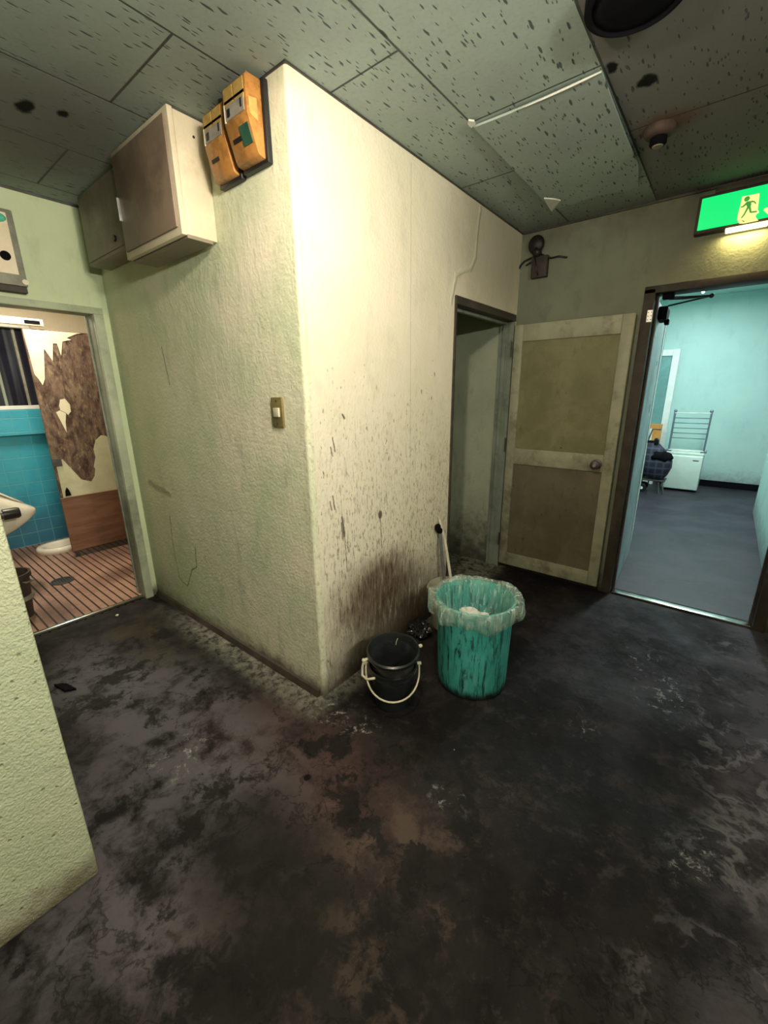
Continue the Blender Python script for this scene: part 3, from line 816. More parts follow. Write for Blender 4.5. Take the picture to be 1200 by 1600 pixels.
# ================================================================== FAR ROOM
FY = 6.57; FL = -.2
struct(MB().box((FL, LD+.1, -.06), (3.4, FY+.1, .0)).build('floor_far_room', M['far_floor']))
struct(MB().box((FL, LD+.1, 2.6), (3.4, FY+.1, 2.66)).build('ceiling_far_room', M['far_wall']))
struct(MB().box((FL, FY, 0), (3.4, FY+.1, 2.6)).build('wall_far_back', M['far_wall']))
struct(MB().box((FL-.1, LD+.1, 0), (FL, FY, 2.6)).build('wall_far_left', M['far_wall']))
b = MB(); b.box((1.69, LD+.1, 0), (1.80, 5.19, 2.6), .006); struct(b.build('wall_far_right', M['far_wall']))
struct(MB().box((3.3, 5.0, 0), (3.4, FY, 2.6)).build('wall_far_end', M['far_wall']))
struct(MB().box((1.8, 5.0, 0), (3.4, 5.1, 2.6)).build('wall_far_return', M['far_wall']))
b = MB(); b.box((FL, FY-.02, 0), (3.3, FY, .09), .004); struct(b.build('baseboard_far', M['matte_black']))
# leaf of the far room door, swung inwards, with closer
d2 = thing('door_2', None, None, (.842, LD+.115, 0), math.atan2(-.035, .8)*-1.0, kind='structure')
b = MB(); b.box((-.038, 0, .012), (-.004, .80, 1.905), .003); b.build('leaf', M['blue_metal'], d2, world=False)
b = MB(); b.box((-.042, .68, .14), (.0, .806, 1.90), .003); b.build('edge_stile', M['white_alu'], d2, world=False)
b = MB(); b.cyl((0, .755, .985), (.045, .755, .985), .011, 14); b.lathe([(.012, .04), (.030, .048), (.032, .066), (.022, .078), (.001, .08)], (0, 0, 0), 24, M=Matrix.Translation((0, .755, .985)) @ Matrix.Rotation(PI/2, 4, 'Y')); b.build('knob', M['black'], d2, world=False, auto=40)
b = MB(); b.box((-.003, .04, 1.80), (.045, .22, 1.875), .006); b.box((.03, .12, 1.78), (.055, .18, 1.81), .004); cb = b.build('door_closer', M['matte_black'], d2, world=False)
b = MB(); b.box((-.002, .0, 1.70), (.002, .05, 1.80), .001); b.build('hinge', M['steel'], d2, world=False)
b = MB()
for z in (1.55, 1.25, 1.22): b.box((-.005, .50, z), (-.0025, .506, z+.03))
b.build('scratch', M['matte_black'], d2, world=False)
b = MB(); b.box((-.001, .782, .14), (.0012, .790, 1.90)); b.build('groove', M['matte_black'], d2, world=False)
q0 = on(1040, 460, 1, LD+.05); q1 = on(1112, 462, 1, LD+.16); q2 = on(1044, 478, 1, LD+.22)
cl = thing('closer_arm', 'black folding closer arm under the head of the far doorway', 'door closer', tuple(q0))
b = MB(); b.box((q0.x-.012, LD+.03, 1.895), (q0.x+.045, LD+.075, 1.925), .003); b.build('bracket', M['matte_black'], cl)
b = MB(); b.tube([(q0.x+.02, LD+.06, 1.90), (q0.x+.09, LD+.085, 1.897), tuple(q1)], [.010, .009, .006], 10); b.build('arm', M['black'], cl, smooth=True)
b = MB(); b.tube([tuple(q1), tuple(q2)], .005, 10); b.ball(tuple(q1), .013, 2); b.build('arm', M['black'], cl, smooth=True)
# hinge plate on the frame
hp = on(1015, 494, 1, LD-.013)
t = thing('hinge_plate', 'grey steel hinge plate screwed to the dark frame of the far doorway', 'hinge', (hp.x, LD-.015, hp.z-.04))
b = MB(); b.box((hp.x-.014, LD-.018, hp.z-.033), (hp.x+.014, LD-.014, hp.z+.033), .001); b.build('plate', M['steel'], t)
b = MB()
for sx in (-.008, .008):
    for sz in (-.02, .0, .02): b.cyl((hp.x+sx, LD-.0185, hp.z+sz), (hp.x+sx, LD-.017, hp.z+sz), .003, 8)
b.build('screws', M['matte_black'], t)

# tall white framed glass door standing against the far wall
g0 = on(1064, 545, 1, 6.50)
t = thing('glass_door', 'tall white framed frosted glass door standing against the far wall', 'door', (.38, 6.52, 0))
x1 = g0.x; zt = g0.z
b = MB(); b.box((x1-.085, 6.49, 0), (x1, 6.545, zt), .004); b.box((x1-.62, 6.49, 0), (x1-.54, 6.545, zt), .004); b.box((x1-.54, 6.492, zt-.085), (x1-.085, 6.543, zt-.001)); b.box((x1-.54, 6.492, .001), (x1-.085, 6.543, .14)); b.box((x1-.54, 6.492, .72), (x1-.085, 6.543, .84))
b.build('frame', M['white_alu'], t)
b = MB(); b.box((x1-.55, 6.51, .83), (x1-.08, 6.52, zt-.08)); b.build('glass', M['frost'], t)
b = MB(); b.box((x1-.55, 6.51, .13), (x1-.08, 6.52, .73)); b.build('lower_panel', M['white_alu'], t)

# fridge
t = thing('fridge', 'small white fridge below the folding drying rack against the far wall', 'fridge', (.905, 6.17, 0))
b = MB(); b.box((.695, 6.0, .018), (1.118, 6.42, .51), .010); b.box((.69, 5.995, .51), (1.122, 6.42, .535), .005); b.build('body', M['fridge'], t, auto=40)
b = MB(); b.box((.697, 5.945, .03), (1.116, 5.997, .495), .010, 3); b.build('door', M['fridge'], t, auto=40)
b = MB(); b.box((1.01, 5.942, .435), (1.075, 5.946, .447)); b.build('badge', M['dark_steel'], t)
for sx in (.72, 1.09):
    b = MB(); b.cyl((sx, 6.02, 0), (sx, 6.02, .02), .018, 12); b.build('foot', M['black'], t)
# drying rack
t = thing('drying_rack', 'folding grey drying rack standing on the small white fridge', 'drying rack', (.905, 6.08, .535))
for sx in (.705, 1.105):
    b = MB(); b.tube([(sx, 6.06, .545), (sx+(.004 if sx > .9 else -.004), 6.08, 1.09)], .011, 10); b.tube([(sx, 6.12, .545), (sx, 6.10, 1.085)], .009, 10); b.ball((sx, 6.09, 1.09), .022, 2); b.box((sx-.035, 6.04, .535), (sx+.035, 6.14, .560), .006); b.build('side_frame', M['rack'], t, auto=40)
for k in range(6):
    z = .725 + k*.068
    b = MB(); b.tube([(.702, 6.07, z), (1.108, 6.07, z)], .0055, 8); b.build('rail', M['rack'] if k < 5 else M['white_alu'], t, smooth=True)
b = MB(); b.tube([(.705, 6.05, .556), (1.105, 6.05, .556)], .010, 8); b.build('base_bar', M['white_alu'], t, smooth=True)
# cards behind the cart
b = MB(); b.box((.40, 6.30, 0), (.555, 6.36, .885), .003); tag(b.build('cardboard_sheet', M['orange'], origin='base'), 'orange cardboard standing upright beside the white fridge', 'cardboard')
b = MB(); b.prism([(.37, 0), (.56, 0), (.56, .60), (.45, .60), (.45, .82), (.37, .82)], 1, 6.245, 6.285, .003); tag(b.build('white_board', M['paper'], origin='base'), 'stepped white board standing in front of the orange cardboard', 'board')
# shopping cart with bag
t = thing('shopping_cart', 'dark folding trolley with an open plaid bag beside the fridge', 'trolley', (.62, 5.72, 0))
b = MB(); rings = []
for z, hw, hd, dx, dy in ((.20, .125, .10, 0, 0), (.24, .150, .12, 0, 0), (.36, .175, .13, .01, -.01), (.46, .18, .13, .0, 0), (.56, .13, .11, -.04, .02), (.66, .07, .06, -.09, .05)):
    r = []
    for k in range(20):
        a = 2*PI*k/20; r.append((.62+dx+hw*math.copysign(abs(math.cos(a))**.6, math.cos(a)), 5.72+dy+hd*math.copysign(abs(math.sin(a))**.6, math.sin(a)), z+.018*math.sin(3*a+z*9)))
    rings.append(r)
b.loft(rings); b.build('bag', M['plaid'], t, smooth=True)
b = MB(); b.ball((.665, 5.66, .50), .13, 3, (1, .75, .62), .25, 5, 2.0); b.build('flap', M['matte_black'], t, smooth=True)
b = MB(); b.tube([(.47, 5.80, .06), (.47, 5.80, .70), (.50, 5.80, .85), (.60, 5.80, .85)], .010); b.tube([(.55, 5.84, .06), (.55, 5.84, .7)], .009); b.box((.47, 5.60, .165), (.76, 5.84, .185), .004); b.tube([(.73, 5.62, .17), (.77, 5.58, .0)], .010); b.tube([(.47, 5.82, .17), (.47, 5.82, .05)], .010); b.tube([(.69, 5.62, .17), (.715, 5.58, .0)], .008); b.build('frame', M['dark_steel'], t, auto=40)
for yy in (5.63, 5.83):
    b = MB(); b.tube([(.50, yy-.018, .055), (.50, yy+.018, .055)], .055, 24)
    wh = b.build('wheel', M['black'], t, auto=40)
    b = MB(); b.tube([(.50, yy-.021, .055), (.50, yy-.017, .055)], .020, 14); b.build('hub', M['white_alu'], wh)

# ================================================================== LOBBY OBJECTS
# ---- open closet door, folded back against the wall
d1 = thing('door_1', None, None, (0.016, 1.925, 0), 0, kind='structure')
Y0, Y1 = 1.928, 1.962
XL, XR = .016, .752
b = MB()
b.box((XL, Y0, .045), (XL+.062, Y1, 1.825), .004); b.box((XR-.066, Y0, .045), (XR, Y1, 1.825), .004)
b.build('stile', M['door_paint'], d1, auto=40)
for (z0, z1) in ((.045, .145), (.86, .975), (1.715, 1.825)):
    b = MB(); b.box((XL+.062, Y0+.001, z0), (XR-.066, Y1, z1), .003); b.build('rail', M['door_paint'], d1, auto=40)
MB().box((XL+.055, Y0+.012, .97), (XR-.06, Y1-.008, 1.72)).build('upper_panel', M['door_top'], d1)
MB().box((XL+.055, Y0+.012, .14), (XR-.06, Y1-.008, .865)).build('lower_panel', M['door_low'], d1)
kx, kz = .648, .912
Mk = Matrix.Translation((kx, Y0, kz)) @ Matrix.Rotation(PI/2, 4, 'X')
b = MB(); b.lathe([(.034, 0), (.034, .004), (.024, .008), (.012, .012), (.012, .03), (.026, .034), (.030, .046), (.028, .058), (.016, .064), (.001, .065)], (0, 0, 0), 32, M=Mk)
kb = b.build('knob', M['dark_steel'], d1, auto=40)
b = MB(); b.lathe([(.012, .0645), (.010, .067), (.001, .067)], (0, 0, 0), 20, M=Mk); b.build('keyhole', M['steel'], kb)
for z in (1.62, .95, .20):
    b = MB(); b.cyl((XL-.006, Y0-.004, z), (XL-.006, Y0-.004, z+.10), .007, 10); b.build('hinge', M['dark_steel'], d1)

# ---- switch plate
a0 = on(427, 620, 1, -.008); a1 = on(446, 668, 1, -.008)
sx0, sx1, sz0, sz1 = -.205, -.135, 1.255, 1.375
t = thing('light_switch', 'narrow brass light switch plate on the cream wall near the corner', 'switch', (-.17, 0, 1.255))
b = MB(); b.box((sx0, -.010, sz0), (sx1, .002, sz1), .003); b.build('plate', M['brass'], t, auto=40)
b = MB(); b.box((sx0+.018, -.017, sz0+.042), (sx1-.016, -.008, sz0+.078), .002); b.build('rocker', M['white_plastic'], t, auto=40)
for z in (sz0+.014, sz1-.014):
    b = MB(); b.cyl((-.17, -.0115, z), (-.17, -.009, z), .004, 10); b.build('screw', M['dark_steel'], t)

# ---- cabinets by the ceiling
t = thing('wall_cabinet', 'larger cream metal cabinet with a brown door hung under the ceiling', 'cabinet', (-.737, -.075, 1.99))
b = MB(); b.box((-.990, -.128, 1.99), (-.485, 0, 2.392), .003); b.box((-.997, -.152, 1.985), (-.48, -.130, 2.394), .003); b.build('body', M['cab_body'], t, auto=40)
b = MB(); b.box((-.978, -.160, 2.012), (-.502, -.150, 2.372), .003); dr = b.build('door', M['cab_door'], t, auto=40)
b = MB(); b.box((-.972, -.170, 2.13), (-.962, -.158, 2.22), .002); b.build('handle', M['steel'], dr)
b = MB(); b.box((-.990, -.128, 1.978), (-.485, -.02, 1.992), .002); b.build('bottom_plate', M['cab_small'], t)
b = MB(); b.cyl((-.4855, -.055, 2.33), (-.4835, -.055, 2.33), .005, 8); b.build('screw', M['black'], t)
t = thing('wall_cabinet', 'smaller grey-brown metal cabinet beyond the larger one near the left wall', 'cabinet', (-1.29, -.06, 2.045))
b = MB(); b.box((-1.585, -.105, 2.065), (-1.0, 0, 2.392), .004); b.build('body', M['cab_small'], t, auto=40)
b = MB(); b.box((-1.572, -.112, 2.080), (-1.01, -.103, 2.385), .003); dr = b.build('door', M['cab_small'], t, auto=40)
b = MB(); b.cyl((-1.185, -.122, 2.12), (-1.185, -.111, 2.12), .014, 16); b.build('lock', M['black'], dr, auto=40)

# ---- two amber meter boxes
def meter(x0, x1, z0, z1, d, label, green):
    t = thing('meter_box', label, 'meter', ((x0+x1)/2, 0, z0), group=None)
    zm = z0 + (z1-z0)*.50
    b = MB(); b.box((x0-.006, -.022, z0-.010), (x1+.012, 0, z1+.006), .004); b.build('back_plate', M['black'], t, auto=40)
    prof = [(-.022, z0), (-.022-d*.40, z0+.006), (-.022-d*.50, z0+.016), (-.022-d, zm), (-.022-d, z1-.012), (-.022-d+.010, z1), (-.022, z1)]
    b = MB(); b.prism(prof, 0, x0, x1, .003); cv = b.build('cover', M['amber'], t, auto=40)
    yf = -.022-d
    b = MB(); b.box((x0+.012, yf-.003, zm+.008), (x1-.012, yf+.004, zm+.048), .002); w_ = b.build('meter_window', M['grey_label'], t)
    b = MB(); b.box((x0+.022, yf-.0045, zm+.014), (x0+.040, yf, zm+.038), .002); b.build('dial', M['black'], w_)
    b = MB(); b.box((x1-.030, yf-.0045, zm+.020), (x1-.022, yf, zm+.044), .001); b.build('pointer', M['black'], w_)
    b = MB(); b.box((x0+.004, yf-.003, zm+.005), (x0+.010, yf+.004, zm+.055), .001); b.build('clip', M['white_plastic'], t)
    b = MB(); b.box((x0+.008, yf-.002, z1-.070), (x0+(x1-x0)*.46, yf+.003, z1-.014)); b.box((x0+(x1-x0)*.52, yf-.002, z1-.070), (x1-.010, yf+.003, z1-.014)); b.build('label_plate', M['amber_label'], t)
    b = MB(); b.box((x0+.010, yf-.002, zm+.054), (x1-.008, yf+.003, zm+.062)); b.build('seam', M['black'], t)
    # items on the sloping lower front
    n = Vector((0, -(zm-z0-.016), -d*.5)).normalized()
    def slope(u): return Vector((0, -.022-d*(.5+.5*u), z0+.016+(zm-z0-.016)*u))
    def patch(nm, xa, xb, ua, ub, mt, th=.003):
        A, B = slope(ua), slope(ub)
        r0 = [(xa, A.y, A.z), (xb, A.y, A.z), (xb, B.y, B.z), (xa, B.y, B.z)]
        r1 = [(p[0], p[1]+n.y*th, p[2]+n.z*th) for p in r0]
        MB().loft([r0, r1]).build(nm, mt, t)
    patch('slot', x0+.022, x0+(x1-x0)*.52, .44, .56, M['black'])
    if green: patch('sticker', x0+(x1-x0)*.55, x1-.010, .25, .78, M['green_label'])
    if green:
        b = MB(); b.prism([(-.022-d*.35, zm-.01), (-.022-d*.85, zm), (-.022-d*.85, zm+.045), (-.022-d*.35, zm+.05)], 0, x1, x1+.0015); b.build('side_label', M['amber_label'], t)
    return t
meter(-.392, -.262, 2.155, 2.365, .048, 'left amber plastic meter box, touching the cream metal cabinet', False)
meter(-.232, -.103, 2.160, 2.380, .062, 'right amber plastic meter box with green sticker, nearer the corner', True)
# conduit stub between meters and ceiling
b = MB(); b.tube([(-.325, -.02, 2.372), (-.325, -.02, 2.4)], .016, 12)
tag(b.build('cable_conduit', M['dark_steel'], origin='base', auto=40), 'short dark cable conduit above the left amber meter box', 'conduit')
b = MB(); b.tube([(-.247, -.02, 2.34), (-.247, -.018, 2.4)], .0085, 12)
tag(b.build('cable_conduit', M['dark_steel'], origin='base', auto=40), 'thin dark cable conduit in the gap between the two amber meter boxes', 'conduit')

# ---- emergency lamp box over the washroom door
t = thing('lamp_box', 'cream emergency lamp box with grey frame above the washroom door', 'lamp', (-1.70, -.52, 1.92))
yR = -.378; yL = -.68
b = MB(); b.box((LC, yL, 1.935), (LC+.055, yR, 2.28), .004); b.build('frame', M['panel_grey'], t, auto=40)
b = MB(); b.box((LC+.05, yL+.02, 1.985), (LC+.060, yR-.028, 2.262), .002); b.build('face', M['panel_cream'], t)
b = MB(); b.cyl((LC+.058, yR-.068, 2.065), (LC+.068, yR-.068, 2.065), .021, 24); b.build('button', M['matte_black'], t, auto=40)
b = MB(); b.ball((LC+.058, yR-.085, 2.235), .055, 3, (.5, 1, .45)); b.build('lens', M['mint'], t, smooth=True)
b = MB(); b.cyl((LC+.05, yR-.010, 1.955), (LC+.062, yR-.010, 1.955), .013, 16); b.build('screw', M['white_plastic'], t, auto=40)
b = MB(); b.box((LC, yL, 1.905), (LC+.045, yR-.004, 1.935), .002); b.build('tray', M['dark_wood'], t)

# ---- corner alarm fitting with wires
b0 = on(839, 430, 1, LD); 
t = thing('wall_fitting', 'dark round fitting with a small brown box and loose wires in the corner', 'fitting', (.105, LD, 2.13))
c0 = on(838, 382, 1, LD-.03)
b = MB(); b.ball((c0.x, LD-.030, c0.z), .055, 3, (.95, .55, 1.0)); b.cyl((c0.x+.01, LD-.02, c0.z-.075), (c0.x+.005, LD-.03, c0.z-.02), .028, 16); b.build('dome', M['maroon'], t, smooth=True)
a0 = on(831, 402, 1, LD-.04); a1 = on(853, 430, 1, LD-.04)
b = MB(); b.box((a0.x, LD-.04, a1.z-.004), (a1.x, LD, a0.z), .003); b.build('junction_box', M['box_wood'], t, auto=40)
def pt(u, v, d=.015): return tuple(on(u, v, 1, LD-d))
b = MB(); b.tube([pt(838, 402, .03), pt(830, 403), pt(820, 408), pt(814, 414, .012), pt(811, 420, .012)], .006, 8); b.tube([pt(836, 406, .03), pt(826, 412), pt(822, 415)], .005, 8); b.build('wire', M['black'], t, smooth=True)
b = MB(); b.tube([pt(846, 397, .03), pt(854, 401), pt(862, 403), pt(873, 400), pt(886, 402)], .005, 8); b.build('wire', M['black'], t, smooth=True)
b = MB(); b.tube([pt(835, 400, .045), pt(837, 415, .045), pt(840, 430, .045)], .005, 8); b.build('wire', M['black'], t, smooth=True)

# ---- exit sign
SY = LD-.055
s0 = on(1092, 360, 1, SY); s1 = on(1200, 290, 1, SY)
SL, SR, SB, ST = .985, 1.345, 2.196, 2.342
t = thing('exit_sign', 'lit green exit sign with a running figure above the far doorway', 'exit sign', ((SL+SR)/2, LD, SB-.03))
b = MB(); b.box((SL-.014, SY+.004, SB-.016), (SR+.014, LD, ST+.014), .005); b.box((SL+.05, LD-.05, ST+.014), (SR-.05, LD-.01, H-.016), .003); b.build('housing', M['dark_wood'], t, auto=40)
b = MB(); b.box((SL, SY-.004, SB), (SR, SY+.006, ST), .003); b.build('face', M['sign_green'], t)
def sq(u, v): # fine pixels of the 20x crop of the sign at 1140,280
    p = on(1140+u/20.0, 280+v/20.0, 1, SY-.005); return (p.x, p.z)
b = MB(); b.prism([sq(*q) for q in ((395, 545), (940, 440), (880, 960), (925, 1020), (905, 1060), (840, 1085), (810, 1180), (900, 1290), (440, 1385), (300, 1385), (232, 1260), (290, 960), (325, 870))], 1, SY-.0055, SY-.003); b.build('doorway_symbol', M['sign_pale'], t)
def pr(pts): 
    b = MB(); b.prism([sq(*q) for q in pts], 1, SY-.0072, SY-.0045); return b
fg = MB()
hc = sq(545, 618); fg.lathe([(.011, 0), (.011, .0022), (.001, .0022)], (0, 0, 0), 20, M=Matrix.Translation((hc[0], SY-.005, hc[1])) @ Matrix.Rotation(PI/2, 4, 'X'))
for poly in (((500, 740), (560, 695), (660, 690), (680, 780), (650, 880), (590, 910), (545, 880)),
             ((520, 730), (560, 770), (430, 880), (350, 895), (350, 860), (400, 850)),
             ((650, 690), (720, 670), (790, 690), (835, 760), (800, 780), (760, 720), (660, 730)),
             ((545, 880), (600, 900), (470, 1120), (390, 1215), (345, 1220), (440, 1090)),
             ((590, 890), (665, 870), (680, 1010), (850, 990), (860, 1030), (650, 1060), (625, 1040)),
             ((380, 1280), (480, 1320), (450, 1345), (390, 1310))):
    fg.prism([sq(*q) for q in poly], 1, SY-.0072, SY-.0045)
fg.build('running_figure', M['sign_figure'], t)
b = MB(); b.prism([sq(*q) for q in ((1060, 980), (1080, 920), (1150, 890), (1600, 800), (1900, 760), (1900, 640), (2200, 800), (1900, 1080), (1900, 960), (1250, 1090), (1180, 1085), (1100, 1010))], 1, SY-.0055, SY-.003); b.build('arrow_symbol', M['sign_pale'], t)
area('exit_sign_light', (1.19, LD-.035, SB-.034), .16, .03, (1.0, .78, .30), 1.3)
l0 = on(1133, 361, 1, SY-.002); l1 = on(1196, 349, 1, SY-.002)
b = MB(); b.box((l0.x, SY-.012, SB-.030), (l1.x+.01, LD-.012, SB-.016), .003); b.build('lamp_strip', M['sign_lamp'], t)

# ---- ceiling items
# loose sagging board
def sag():
    b = MB(); nx, ny = 16, 30; top = []; bot = []
    for j in range(ny+1):
        v = j/ny
        for i in range(nx+1):
            u_ = i/nx
            x = .304 + .462*u_ - .035*max(0, v-.75)/.25*u_
            y = .685 + .955*v + (.03*math.sin(u_*9)*.4 if j == ny else 0)
            z = H - .0085 - .010*math.sin(PI*v)*(.3+u_) - .014*(v**2) - .005*math.sin(PI*u_)*(1-v)**3
            top.append((x, y, z+.006)); bot.append((x, y, z-.002))
    T = [b.bm.verts.new(p) for p in top]; B = [b.bm.verts.new(p) for p in bot]
    n = nx+1
    for j in range(ny):
        for i in range(nx):
            a = j*n+i
            b.bm.faces.new((T[a], T[a+1], T[a+n+1], T[a+n])); b.bm.faces.new((B[a], B[a+n], B[a+n+1], B[a+1]))
    def side(ix):
        for p, q in zip(ix[:-1], ix[1:]): b.bm.faces.new((T[p], B[p], B[q], T[q]))
    side([i for i in range(n)]); side([ny*n+i for i in range(n)][::-1]); side([j*n for j in range(ny+1)][::-1]); side([j*n+nx for j in range(ny+1)])
    bmesh.ops.recalc_face_normals(b.bm, faces=b.bm.faces[:])
    return b
t = thing('ceiling_panel', 'loose sagging ceiling board with torn corners near the back wall', 'ceiling board', (.53, 1.15, 2.36))
sag().build('board', M['sag_board'], t)
b = MB(); pts = []
for k in range(9):
    u_ = k/8; pts.append((.304+.462*u_*1.0, .680, H-.010-.006*math.sin(PI*u_)))
b.tube(pts[3:], [.0012, .002, .003, .0035, .0035, .002], 8); b.build('torn_edge', M['paper'], t, smooth=True, label='white torn paper edge')
def scrap(pixels, z, nm='torn_corner'):
    poly = [tuple(on(u_, v_, 2, z))[:2] for u_, v_ in pixels]
    MB().prism(poly, 2, z-.002, z+.004).build(nm, M['paper'], t, label='white torn corner')
scrap(((850, 310), (866, 311), (876, 313), (868, 322), (862, 330), (856, 321)), 2.374)
scrap(((732, 188), (741, 189), (743, 195), (736, 199), (731, 194)), 2.389)
# smoke detector
dx, dy = .872, 1.185
t = thing('fire_detector', 'rusty round fire detector on the ceiling near the exit sign', 'detector', (dx, dy, 2.34))
b = MB(); b.lathe([(.055, 2.4), (.056, 2.385), (.048, 2.372), (.034, 2.366), (.001, 2.366)], (dx, dy, 0), 36); b.build('base', M['rust'], t, auto=40)
b = MB(); b.lathe([(.030, 2.366), (.031, 2.345), (.024, 2.337), (.001, 2.337)], (dx-.0, dy, 0), 30); b.build('sensor', M['matte_black'], t, auto=40)
b = MB(); b.lathe([(.020, 2.337), (.018, 2.334), (.001, 2.334)], (dx, dy, 0), 24); b.build('cap', M['panel_grey'], t, auto=40)
# plain black round disc on the ceiling, partly out of frame
t = thing('ceiling_disc', 'large round black disc on the ceiling', 'light', (.885, .435, 2.375))
b = MB(); b.lathe([(.125, 2.4), (.125, 2.378), (.112, 2.372), (.106, 2.380), (.001, 2.380)], (.905, .432, 0), 48); b.build('ring', M['matte_black'], t, auto=40)
b = MB(); b.lathe([(.104, 2.3795), (.07, 2.372), (.001, 2.368)], (.905, .432, 0), 40); b.build('lens', M['matte_black'], t, smooth=True)

# shaded ceiling lamp that lights the corner, and an added fill tube out of view
KX, KY, KZ = KEY_LOC
t = thing('ceiling_lamp', 'round enamel ceiling lamp with a warm bulb in front of the corner', 'lamp', (KX, KY, KZ))
b = MB(); b.lathe([(.05, 2.4), (.05, 2.355), (.150, KZ+.038), (.155, KZ+.030), (.146, KZ+.034), (.05, 2.345), (.001, 2.347)], (KX, KY, 0), 40); b.build('shade', M['white_plastic'], t, auto=40)
b = MB(); b.ball((KX, KY, KZ), .045, 2); b.cyl((KX, KY, KZ+.03), (KX, KY, 2.34), .018, 12); b.build('bulb', M['bulb'], t, smooth=True)

t = thing('tube_lamp', 'added fill tube lamp high on the unseen right wall of the lobby', 'lamp', (2.5, -.9, 2.05))
b = MB(); b.box((2.455, -1.55, 2.02), (2.5, -.25, 2.08), .006); b.build('base', M['white_plastic'], t, auto=40)
b = MB(); b.tube([(2.44, -1.5, 2.05), (2.44, -.3, 2.05)], .013, 12); b.build('tube', M['tube'], t, smooth=True)
t = thing('tube_lamp', 'fluorescent tube lamp on the far room ceiling nearer to the door', 'lamp', (1.30, 4.4, 2.6))
b = MB(); b.box((1.25, 3.75, 2.565), (1.35, 5.05, 2.6), .006); b.build('base', M['white_alu'], t, auto=40)
b = MB(); b.tube([(1.30, 3.8, 2.548), (1.30, 5.0, 2.548)], .014, 12); b.build('tube', M['far_tube'], t, smooth=True)

area('far_room_back_light', (.78, 5.55, 2.53), .10, .8, (.9, 1.0, 1.0), 14.0)
t = thing('tube_lamp', 'glaring fluorescent tube lamp on the far room ceiling seen under the door head', 'lamp', (.78, 5.55, 2.6))
b = MB(); b.box((.72, 5.10, 2.568), (.84, 6.0, 2.6), .006); b.build('base', M['white_alu'], t, auto=40)
b = MB(); b.tube([(.78, 5.14, 2.552), (.78, 5.96, 2.552)], .016, 12); b.build('tube', M['far_tube'], t, smooth=True)

# ---- bin with liner
BX, BY = .485, .555
t = thing('trash_can', 'stained teal plastic trash can with a clear liner beside the wall', 'trash can', (BX, BY, 0))
b = MB(); b.lathe([(.158, 0), (.166, .006), (.178, .435), (.186, .438), (.187, .455), (.178, .458), (.171, .435), (.158, .012), (.001, .010)], (BX, BY, 0), 72)
b.build('body', M['bin'], t, auto=40)
def wave(a, i, r, z):
    k = (0, .25, .6, 1.0, 1.25, 1.4, 1.3, 1, .6, .4, .3, .2)[min(i, 11)]
    dr = .006*math.sin(7*a+1.0) + .005*math.sin(13*a+.4) + .003*math.sin(29*a)
    dz = .010*math.sin(5*a+2.0) + .006*math.sin(11*a)
    bump = .030*math.exp(-((a-5.55 + (2*PI if a < 2 else 0)*0)/.55)**2)
    lift = .024*max(0, math.cos(a-.55))**5 + .020*max(0, math.cos(a-3.95))**8 + .010*max(0, math.cos(a-5.0))**12
    return r + dr*k + bump*.3*(i >= 2) + lift*.7*(1 if 1 < i < 7 else .0), z + dz*k*.8
b = MB()
skirt = [(.184, .459), (.190, .468), (.200, .472), (.207, .462), (.210, .440), (.208, .415), (.202, .392), (.196, .380)]
R = []
for i, (r, z) in enumerate(skirt):
    R.append([(BX+wave(2*PI*j/160, i, r, z)[0]*math.cos(2*PI*j/160), BY+wave(2*PI*j/160, i, r, z)[0]*math.sin(2*PI*j/160), wave(2*PI*j/160, i, r, z)[1]) for j in range(160)])
b.loft(R, caps=False); ln = b.build('liner', M['bag'], t, smooth=True)
def wav2(a, i, r, z):
    k = min(1, i*.4)
    return r - abs(.007*math.sin(9*a+.7) + .005*math.sin(17*a) + .003*math.sin(41*a))*k - .004*k, z
b = MB(); R = []
inn = [(.184, .459), (.176, .457), (.167, .43), (.162, .38), (.158, .345), (.140, .322), (.08, .315), (.03, .314)]
for i, (r, z) in enumerate(inn):
    R.append([(BX+wav2(2*PI*j/160, i, r, z)[0]*math.cos(2*PI*j/160), BY+wav2(2*PI*j/160, i, r, z)[0]*math.sin(2*PI*j/160), z) for j in range(160)])
b.loft(R, caps=False); b.build('liner_inside', M['bag_in'], t, smooth=True)
for k, (ax, ay, rr, sd) in enumerate(((-.035, .010, .044, 1.0), (.045, .025, .036, 5.0))):
    b = MB(); b.ball((BX+ax, BY+ay, .317+rr*.6), rr, 4, (1.1, 1, .65), .35, 5, sd)
    tag(b.build('crumpled_tissue', M['paper'], origin='base'), ('larger crumpled white tissue on the left inside the lined trash can', 'smaller crumpled white tissue on the right inside the lined trash can')[k], 'tissue')

# ---- nested buckets
UX, UY = .270, .188
t = thing('bucket', 'lower black bucket on the floor with a white handle hanging in front', 'bucket', (UX, UY, 0))
b = MB(); b.lathe([(.076, 0), (.081, .004), (.098, .160), (.102, .163), (.104, .178), (.112, .182), (.114, .198), (.106, .202), (.101, .19), (.078, .012), (.001, .010)], (UX, UY, 0), 56); b.build('body', M['bucket'], t, auto=35)
th = math.atan2(-.788, .615)     # direction towards the viewer
def ring(ang, r, z): return (UX+r*math.cos(th+ang), UY+r*math.sin(th+ang), z)
b = MB(); hp_ = []
for k in range(25):
    s_ = -1+2*k/24; a = s_*PI*.5*1.08
    hp_.append(ring(a, .122+.016*math.cos(a)**2, .192-.088*math.cos(s_*PI/2)**.9))
b.tube(hp_, .0042, 10); b.build('handle', M['white_plastic'], t, smooth=True)
for a in (-PI*.54, PI*.54):
    b = MB(); b.cyl(ring(a, .106, .19), ring(a, .132, .19), .008, 12); b.build('ear', M['white_plastic'], t, auto=40)
tl = math.radians(7)
